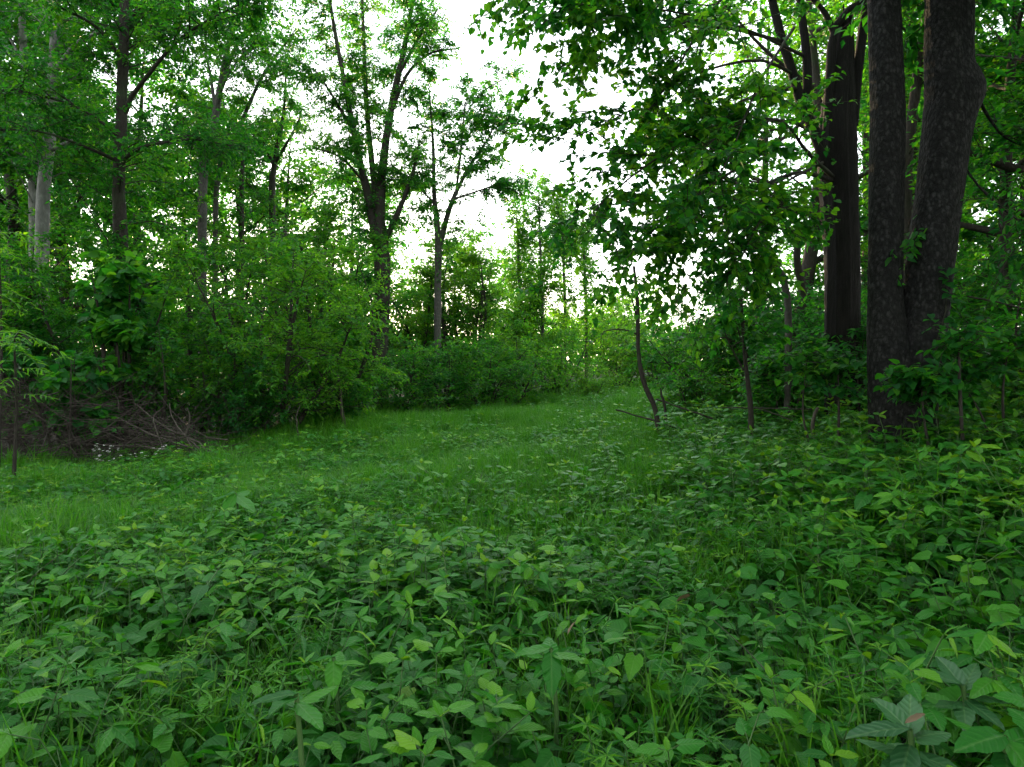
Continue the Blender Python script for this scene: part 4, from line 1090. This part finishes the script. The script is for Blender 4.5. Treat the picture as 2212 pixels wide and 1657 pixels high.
def ground_cover():
    g = np.random.default_rng(15)
    # herbs beyond the near ones
    n = 11000
    x, y = frame_points(n, Y_NEAR - .3, 13, g); n = len(x)
    keep = (x > clear_left(y) - .3) & (g.random(n) > .7 * grassiness(x, y)) & (g.random(n) < np.interp(y, [4, 6, 13], [1, .9, .75])) & (herb_patch(x, y) > .28)
    x, y = x[keep], y[keep]
    ys = g.uniform(-.5, Y_NEAR, 1500); xs = g.choice([-1, 1], 1500) * (np.maximum(.76 * ys, 0) + .45 + 3 * g.random(1500))
    x = np.concatenate([x, xs]); y = np.concatenate([y, ys])
    n = len(x)
    P = np.stack([x, y, gz(x, y)], -1)
    rot = np.stack([.1 * g.normal(size=n), .1 * g.normal(size=n), g.random(n) * 6.28], -1)
    scl = g.uniform(.7, 1.15, n) * np.interp(x, [-4, 0, 3], [.85, .9, 1.1]) * (.6 + .8 * herb_patch(x, y))
    scatter('ground_cover', [herb_joined('h', p_) for p_ in PROTO], P, rot, scl, g.integers(0, len(PROTO), n), 'carpet of broad-leaved herbs covering the clearing behind the nearest plants', 'ground cover')
    # far herbs, simple leaves
    n = 16000
    x, y = frame_points(n, 12, 34, g); n = len(x)
    keep = (x > clear_left(y) - .6) & (g.random(n) > .93 * grassiness(x, y)); x, y = x[keep], y[keep]; n = len(x)
    P = np.stack([x, y, gz(x, y)], -1)
    rot = np.stack([.1 * g.normal(size=n), .1 * g.normal(size=n), g.random(n) * 6.28], -1)
    scatter('far_undergrowth', [herb_joined('f', p_, simple=True) for p_ in PROTO[:7]], P, rot, g.uniform(.7, 1.3, n), g.integers(0, 7, n), 'leafy undergrowth at the far end of the clearing and under the right trees', 'undergrowth')
    # low leaves close to the soil, tinted dark to paint shade between the herbs
    low = []
    for k in range(6):
        mb = MB(); gg = np.random.default_rng(40 + k); m_ = 16
        pos = gg.normal(size=(m_, 3)) * [.11, .11, 0] + np.stack([0 * gg.random(m_), 0 * gg.random(m_), .03 + .16 * gg.random(m_)], -1)
        az = gg.random(m_) * 6.28
        ax = np.stack([np.cos(az), np.sin(az), .3 * gg.normal(size=m_)], -1)
        place_leaves(mb, pos, ax, np.array([0, 0, 1.]) + .4 * gg.normal(size=(m_, 3)), gg.uniform(.035, .075, m_), [OVAL, HEART, NARROW][k % 3], 0, gg.uniform(0, .45, m_))
        Q = np.stack([pos * [1, 1, 0] * .5, pos], 1); tubes(mb, Q, np.full((m_, 2), .0012), 3, 1)
        low.append(bpy.data.objects.new('l', mb.mesh('low_leaves', [M_HERB, M_STEM])))
    for k in range(3):      # fine whorled stems, and bare dry stalks
        mb = MB(); gg = np.random.default_rng(80 + k)
        for q in range(5 if k < 2 else 2):
            h = gg.uniform(.14, .27); e = np.array([.12 * gg.normal(), .12 * gg.normal(), h])
            P_, r_ = resample([[.05 * gg.normal(), .05 * gg.normal(), 0], e * [.3, .3, .6], e], [.0016, .0014, .001], 8)
            tubes(mb, P_[None], r_[None], 3, 1 if k < 2 else 2)
            if k == 2: continue
            for w in range(2, 8):
                m_ = 6; az = np.arange(m_) * 1.047 + gg.random()
                ax = np.stack([np.cos(az), np.sin(az), .25 + .2 * gg.normal(size=m_)], -1)
                place_leaves(mb, np.repeat(P_[w][None], m_, 0), ax, np.array([0, 0, 1.]) + .2 * gg.normal(size=(m_, 3)), np.full(m_, .045) * gg.uniform(.7, 1.1), tpl_rhomb(.2, .3, .2), 0, gg.uniform(.4, .9, m_))
        low.append(bpy.data.objects.new('l', mb.mesh('fine_stems', [M_HERB, M_STEM, M_DEAD])))
    n = 5200
    x, y = frame_points(n, .9, 9.5, g); n = len(x); keep = x > clear_left(y) - .3; x, y = x[keep], y[keep]; n = len(x)
    scatter('undergrowth', low, np.stack([x, y, gz(x, y)], -1), np.stack([0 * x, 0 * x, g.random(n) * 6.28], -1), g.uniform(.8, 1.6, n), np.where(g.random(n) < .1, 6 + (g.random(n) > .4) + (g.random(n) > .85), g.integers(0, 6, n)), 'low small leaves close to the soil between the herbs', 'undergrowth')
    # grass
    tufts = []
    for k in range(6):
        mb = MB(); gg = np.random.default_rng(60 + k); m_ = 26
        b = gg.normal(size=(m_, 3)) * [.05, .05, 0]
        az = gg.random(m_) * 6.28; Hh = gg.uniform(.18, .48, m_); ln = gg.uniform(.1, .75, m_)
        s = np.linspace(0, 1, 6)
        out = np.stack([np.cos(az), np.sin(az), 0 * az], -1)
        Pn = b[:, None] + np.array([0, 0, 1.]) * (Hh[:, None] * (s - .35 * ln[:, None] * s ** 2.5))[..., None] + out[:, None] * (Hh[:, None] * ln[:, None] * s ** 1.9)[..., None]
        w = (.0058 * (1 - s) ** .6 + .0006)
        sd = np.stack([-np.sin(az), np.cos(az), 0 * az], -1)
        V = np.stack([Pn - sd[:, None] * w[None, :, None], Pn + sd[:, None] * w[None, :, None]], 2)
        i = np.arange(m_)[:, None] * 12 + np.arange(5)[None] * 2
        F = np.stack([i, i + 1, i + 3, i + 2], -1).reshape(-1, 4)
        mb.add(V.reshape(-1, 3), F, 0, np.repeat(gg.uniform(0, 1, m_), 12))
        tufts.append(bpy.data.objects.new('g', mb.mesh('tuft', [M_GRASS], smooth=True)))
    n = 34000
    x, y = frame_points(n, 1.2, 16, g); n = len(x)
    gr = grassiness(x, y)
    keep = (x > clear_left(y) - .15) & (g.random(n) < .1 + .9 * gr); x, y = x[keep], y[keep]
    xf, yf = frame_points(16000, 15, 32, g); kf = (xf > clear_left(yf)) & (xf < clear_left(yf) + 8); x = np.concatenate([x, xf[kf]]); y = np.concatenate([y, yf[kf]])
    n = len(x)
    scl = g.uniform(.6, 1.15, n) * np.interp(x - clear_left(y), [0, 1.5, 4], [1.25, 1.0, .8]) * (.6 + .75 * patch(x, y, 1.1, 21))
    scatter('grass', tufts, np.stack([x, y, gz(x, y)], -1), np.stack([.08 * g.normal(size=n), .08 * g.normal(size=n), g.random(n) * 6.28], -1), scl, g.integers(0, 6, n), 'tall soft grass growing through the middle and left of the clearing', 'grass')
ground_cover()

# white flowers by the brush
def flowers():
    g = np.random.default_rng(33)
    spots = [(212, 985, 9.0, 'white flowering herb, tallest of those below the brush heap'), (240, 985, 9.1, 'white flowering herb right beside the tallest one below the brush heap'),
             (226, 1000, 8.8, 'low white flowering herb in front of the tallest one'), (305, 1000, 9.1, 'small white flowering herb halfway to the dead branches'),
             (352, 985, 9.3, 'white flowering herb close under the pale dead branches'), (972, 945, 13, 'tiny white flowering herb far out in the grass')]
    hb = MB(); q = 14
    c = g.normal(size=(q, 3)) * [.014, .014, .004]
    az = g.random(q) * 6.28
    place_leaves(hb, c, np.stack([np.cos(az), np.sin(az), .3 + 0 * az], -1), np.array([0, 0, 1.]) + .3 * g.normal(size=(q, 3)), np.full(q, .012), tpl_oval(.9), 0, np.full(q, .5))
    head = hb.mesh('flower_head', [M_FLOWER])
    for u, v, d, lb in spots:
        x = (u - 1106) / FPX * d; z0 = float(gz(x, d)); top = CH + (HOR - v) / FPX * d - z0 + .1
        root = thing('white_wildflower', (x, d, z0), lb, 'flower', 'white wildflowers in the clearing')
        mb = MB(); heads = []
        for k in range(8):
            e = np.array([.09 * g.normal(), .05 * g.normal(), top * g.uniform(.85, 1.12)])
            P, r = resample([[0, 0, 0], [e[0] * .4, e[1] * .4, top * .55], e], [.003, .002, .0012], 6); tubes(mb, P[None], r[None], 3, 0); heads.append(e)
        m_ = 24; pos = g.normal(size=(m_, 3)) * [.06, .06, 0] + np.stack([0 * g.random(m_), 0 * g.random(m_), top * g.uniform(.3, .8, m_)], -1)
        az = g.random(m_) * 6.28
        place_leaves(mb, pos, np.stack([np.cos(az), np.sin(az), 0 * az], -1), np.array([0, 0, 1.]) + .4 * g.normal(size=(m_, 3)), np.full(m_, .06), OVAL, 1, g.random(m_))
        mb.obj('stem', [M_STEM, M_HERB], root)
        for e in heads:
            o = bpy.data.objects.new('flower_head', head); link(o, root); o.location = e.tolist(); s_ = g.uniform(.6, 1.05); o.scale = (s_, s_, s_); o.rotation_euler = (0, 0, g.random() * 6)
flowers()

# ------------------------------------------------------------------ single plants that stand out
def compound_leaf_mesh(name, n_pair, Ln, lw, droop, matl, seed):
    g = np.random.default_rng(seed)
    mb = MB(); s_ = np.linspace(0, 1, 9)
    C_ = np.stack([.04 * np.sin(s_ * 3 + seed), s_, -droop * s_ ** 2], -1) * Ln
    tubes(mb, C_[None], (.003 * (1 - .6 * s_))[None], 4, 1)
    for k in range(n_pair):
        t = .25 + .75 * k / (n_pair - .5)
        p = np.array([np.interp(t, s_, C_[:, c]) for c in range(3)])
        for sg in (-1, 1):
            ax = np.array([sg, .45, -.25 + .15 * g.normal()]); nm_ = np.array([0, .1, 1.]) + .25 * g.normal(size=3)
            v, f, uv = SHEETS['lance' if lw < .4 else 'ovate'][k % 3]
            ax = nrm(ax); nm_ = nrm(nm_ - np.dot(nm_, ax) * ax); sd_ = np.cross(ax, nm_); sz = Ln * .3 * (1 - .3 * abs(t - .55)) * g.uniform(.85, 1.1)
            mb.add((v[:, :1] * sd_ + v[:, 1:2] * ax + v[:, 2:] * nm_) * sz + p, f, 0, np.full(len(v), g.uniform(.7, 1)), uv)
    return mb.mesh(name, [matl, M_STEM], smooth=True)

def walnut(u, v, d, base_d, lb, seed, n=13):
    """a branch of long feathered leaves reaching in from a stem"""
    g = np.random.default_rng(seed)
    tip = PX(u, v, d)
    org = np.array([tip[0] - .5, base_d, 0.]); org[2] = gz(org[0], org[1])
    root = thing('walnut_sapling', org, lb, 'sapling', 'feather-leaved saplings at the left edge')
    P, r = resample([org - [0, 0, .1], org + [.05, 0, (tip[2] - org[2]) * .6], tip + [-.25, .1, .12], tip], [.022, .016, .008, .004], 14)
    body('stem', P, r, M_BARK, root, org, 7, flare=False)
    ms = [compound_leaf_mesh('leaf', 6, .42, .3, dr, M_LEAF, seed * 7 + q) for q, dr in enumerate((.35, .6, .9))]
    for k in range(n):
        t = .55 + .45 * k / (n - 1)
        p = np.array([np.interp(t, np.linspace(0, 1, 14), P[:, c]) for c in range(3)])
        az = k * 2.4 + g.random() * .6
        o = bpy.data.objects.new('leaf', ms[k % 3]); link(o, root)
        ax = np.array([math.cos(az), math.sin(az), .25])
        o.matrix_local = leaf_matrix(p, ax, np.array([0, 0, 1.]), g.uniform(.8, 1.15), org)
walnut(70, 745, 7.2, 7.6, 'sapling with pale feathery drooping leaves low at the left edge', 3)
walnut(30, 520, 8.6, 9.0, 'taller sapling with pale feathery leaves high at the left edge', 4, 17)
walnut(-20, 640, 8.0, 8.4, 'feather-leaved sapling cut by the left edge between the two others', 5, 12)

shrub('mulberry_bush', 265, 11.0, 545, 1.7, 'bush with big pale blue-green leaves in front of the dark straight trunk', None, leaf=.16, lai=.33, tint=(.5, .25), seed=400, tpl=HEART, cat='bush', nleafparts=220, low=.55)
shrub('mulberry_bush', 150, 10.0, 760, 1.9, 'low bush with big round dark leaves hanging before the brush heap', None, leaf=.13, lai=.3, tint=(.3, .15), seed=401, tpl=HEART, cat='bush', nleafparts=120, low=.3)
for k, (u, d, vt, w, lb) in enumerate([(40, 13.5, 690, 3.2, 'dark low bush behind the left end of the brush heap'), (160, 13.5, 720, 3.0, 'dark low bush behind the middle of the brush heap'),
                                       (290, 13.2, 730, 2.8, 'dark low bush behind the right end of the brush heap'), (540, 11.8, 800, 2.0, 'low bush under the big bright bush at the grass edge')]):
    shrub('shrub', u, d, vt, w, lb, 'shrubs along the edge of the wood', .085, seed=410 + k, tint=(.3, .15), lai=2.8)
# leafy sprouts crossing in front of the twin trunk
for k, (u, d, vt, w, lf, ti, lb) in enumerate([(2060, 5.6, 705, .7, .08, .35, 'leafy sprout crossing in front of the twin trunk'),
                                               (1800, 6.6, 770, 1.1, .075, .34, 'dark leafy sprout left of the twin trunk'), (2180, 5.8, 730, 1.2, .08, .36, 'dark leafy sprout at the right edge by the twin trunk')]):
    shrub('shrub', u, d, vt, w, lb, 'leafy sprouts round the twin trunk', lf, lai=.3, tint=(ti, .2), seed=430 + k, nstem=2, tpl=HEART, nleafparts=90, low=.72, up=-.1, flat=.12, ln_=.22)

def creeper():
    g = np.random.default_rng(9)
    org = PX(2030, 900, 6.2); org[2] = gz(org[0], org[1])
    root = thing('creeper', org, 'dark-leaved creeper climbing the right stem of the twin trunk', 'vine')
    P, r = resample([org, PX(2022, 760, 6.16), PX(2042, 680, 6.17), PX(2046, 600, 6.17)], [.008, .006, .005, .003], 12)
    body('stem', P, r, M_BARK, root, org, 5, flare=False)
    for k in range(70):
        p = P[2 + k % 10] + g.normal(size=3) * [.07, .03, .06] - [0, .05, 0]
        t = HEARTS[k % 4]
        o = bpy.data.objects.new('leaf', leaf_mesh_for(id(t), t, int(g.integers(0, 3)), M_LEAF)); link(o, root)
        o.matrix_local = leaf_matrix(p, np.array([.8 * g.normal(), -.6, -.3]), np.array([0, -.3, 1.]) + .2 * g.normal(size=3), g.uniform(.06, .1), org)
creeper()

def rosette(u, v, d, lb, sizes, seed, matl=M_GREY, name='mullein_plant'):
    g = np.random.default_rng(seed)
    c = PX(u, v, d); org = np.array([c[0], d, float(gz(c[0], d))]); h = max(.05, c[2] - org[2])
    root = thing(name, org, lb, 'plant')
    mb = MB(); P, r = resample([[0, 0, -.02], [.02, 0, h * .5], [0, 0, h]], [.009, .008, .007], 6); tubes(mb, P[None], r[None], 6); mb.obj('stem', [M_STEM], root, smooth=True)
    for k, (az, pitch, sz) in enumerate(sizes):
        sk = sheet_mesh('ovate', k % 4, .25 * (k % 4), matl)
        o = bpy.data.objects.new('leaf', sk); link(o, root)
        a = R(az); ax = np.array([math.cos(a) * math.cos(pitch), math.sin(a) * math.cos(pitch), math.sin(pitch)])
        o.matrix_local = leaf_matrix(np.array([0, 0, h - .01 * k]), ax, np.array([0, 0, 1.]) - ax * .1 + .1 * g.normal(size=3), sz, np.zeros(3))
    return root, c
rt, c = rosette(1965, 1575, 1.75, 'large grey-green broad-leaved plant with a dry brown leaf at its heart, bottom right', [(185, .1, .17), (110, .6, .12), (60, .5, .14), (20, .2, .14), (230, -.2, .14), (290, -.35, .12), (330, -.1, .13), (150, .35, .12), (210, .2, .12), (80, .2, .13)], 1)
mb = MB(); v_, f_, uv_ = SHEETS['ovate'][1]; mb.add(v_, f_, 0, None, uv_); o = mb.obj('dry_leaf', [M_DRY], rt, smooth=True); o.scale = (.03, .075, .06); o.rotation_euler = (.4, .5, -1.1); o.location = (-.03, -.03, c[2] - rt.location[2] + .03); o['label'] = 'curled dry brown leaf'
rosette(2080, 1480, 2.05, 'second grey-green broad-leaved plant behind the one with the dry leaf', [(170, .4, .14), (100, .7, .12), (40, .5, .13), (0, .1, .14), (300, -.2, .12), (240, .0, .12), (200, .2, .11)], 2)
rosette(2170, 1590, 1.6, 'plant with very large oval leaves at the bottom right corner', [(200, .1, .15), (280, -.3, .14), (20, .1, .15), (110, .3, .14), (240, .0, .13)], 3, M_HERB, 'broadleaf_plant')
rosette(1190, 1400, 2.3, 'tall plant with yellow-green drooping leaves right of the centre foreground', [(200, .1, .13), (270, -.5, .14), (330, .1, .12), (90, .4, .12), (20, .2, .12), (240, .2, .1)], 4, M_HERB, 'tall_herb')
rosette(510, 1065, 5.4, 'tall herb with a pale folded leaf standing out of the grass on the left', [(180, -.2, .22), (250, -.6, .24), (330, -.4, .24), (80, .3, .2)], 5, M_HERB, 'tall_herb')
rosette(720, 1420, 2.5, 'tall herb with a backlit yellow-green leaf in the left foreground', [(190, .0, .12), (285, -.4, .13), (350, .1, .12), (90, .3, .11)], 6, M_HERB, 'tall_herb')
rosette(640, 1500, 1.9, 'leafy upright herb with big folded leaves in the left foreground', [(200, .1, .12), (250, .4, .11), (320, -.2, .13), (40, .4, .12), (120, .2, .11)], 7, M_HERB, 'tall_herb')
for k, (u, v, d, lb) in enumerate([(1487, 1285, 2.5, 'brown dead leaf caught among the herbs on the right'), (1240, 1345, 2.4, 'reddish dead leaf caught among the herbs near the centre')]):
    mb = MB(); v_, f_, uv_ = SHEETS['heart'][k]; mb.add(v_, f_, 0, None, uv_)
    o = mb.obj('dead_leaf', [M_DRY], smooth=True); o.location = PX(u, v, d).tolist(); o.scale = (.05, .05, .05); o.rotation_euler = (-.5, .6, 1 + k); tag(o, lb, 'leaf')
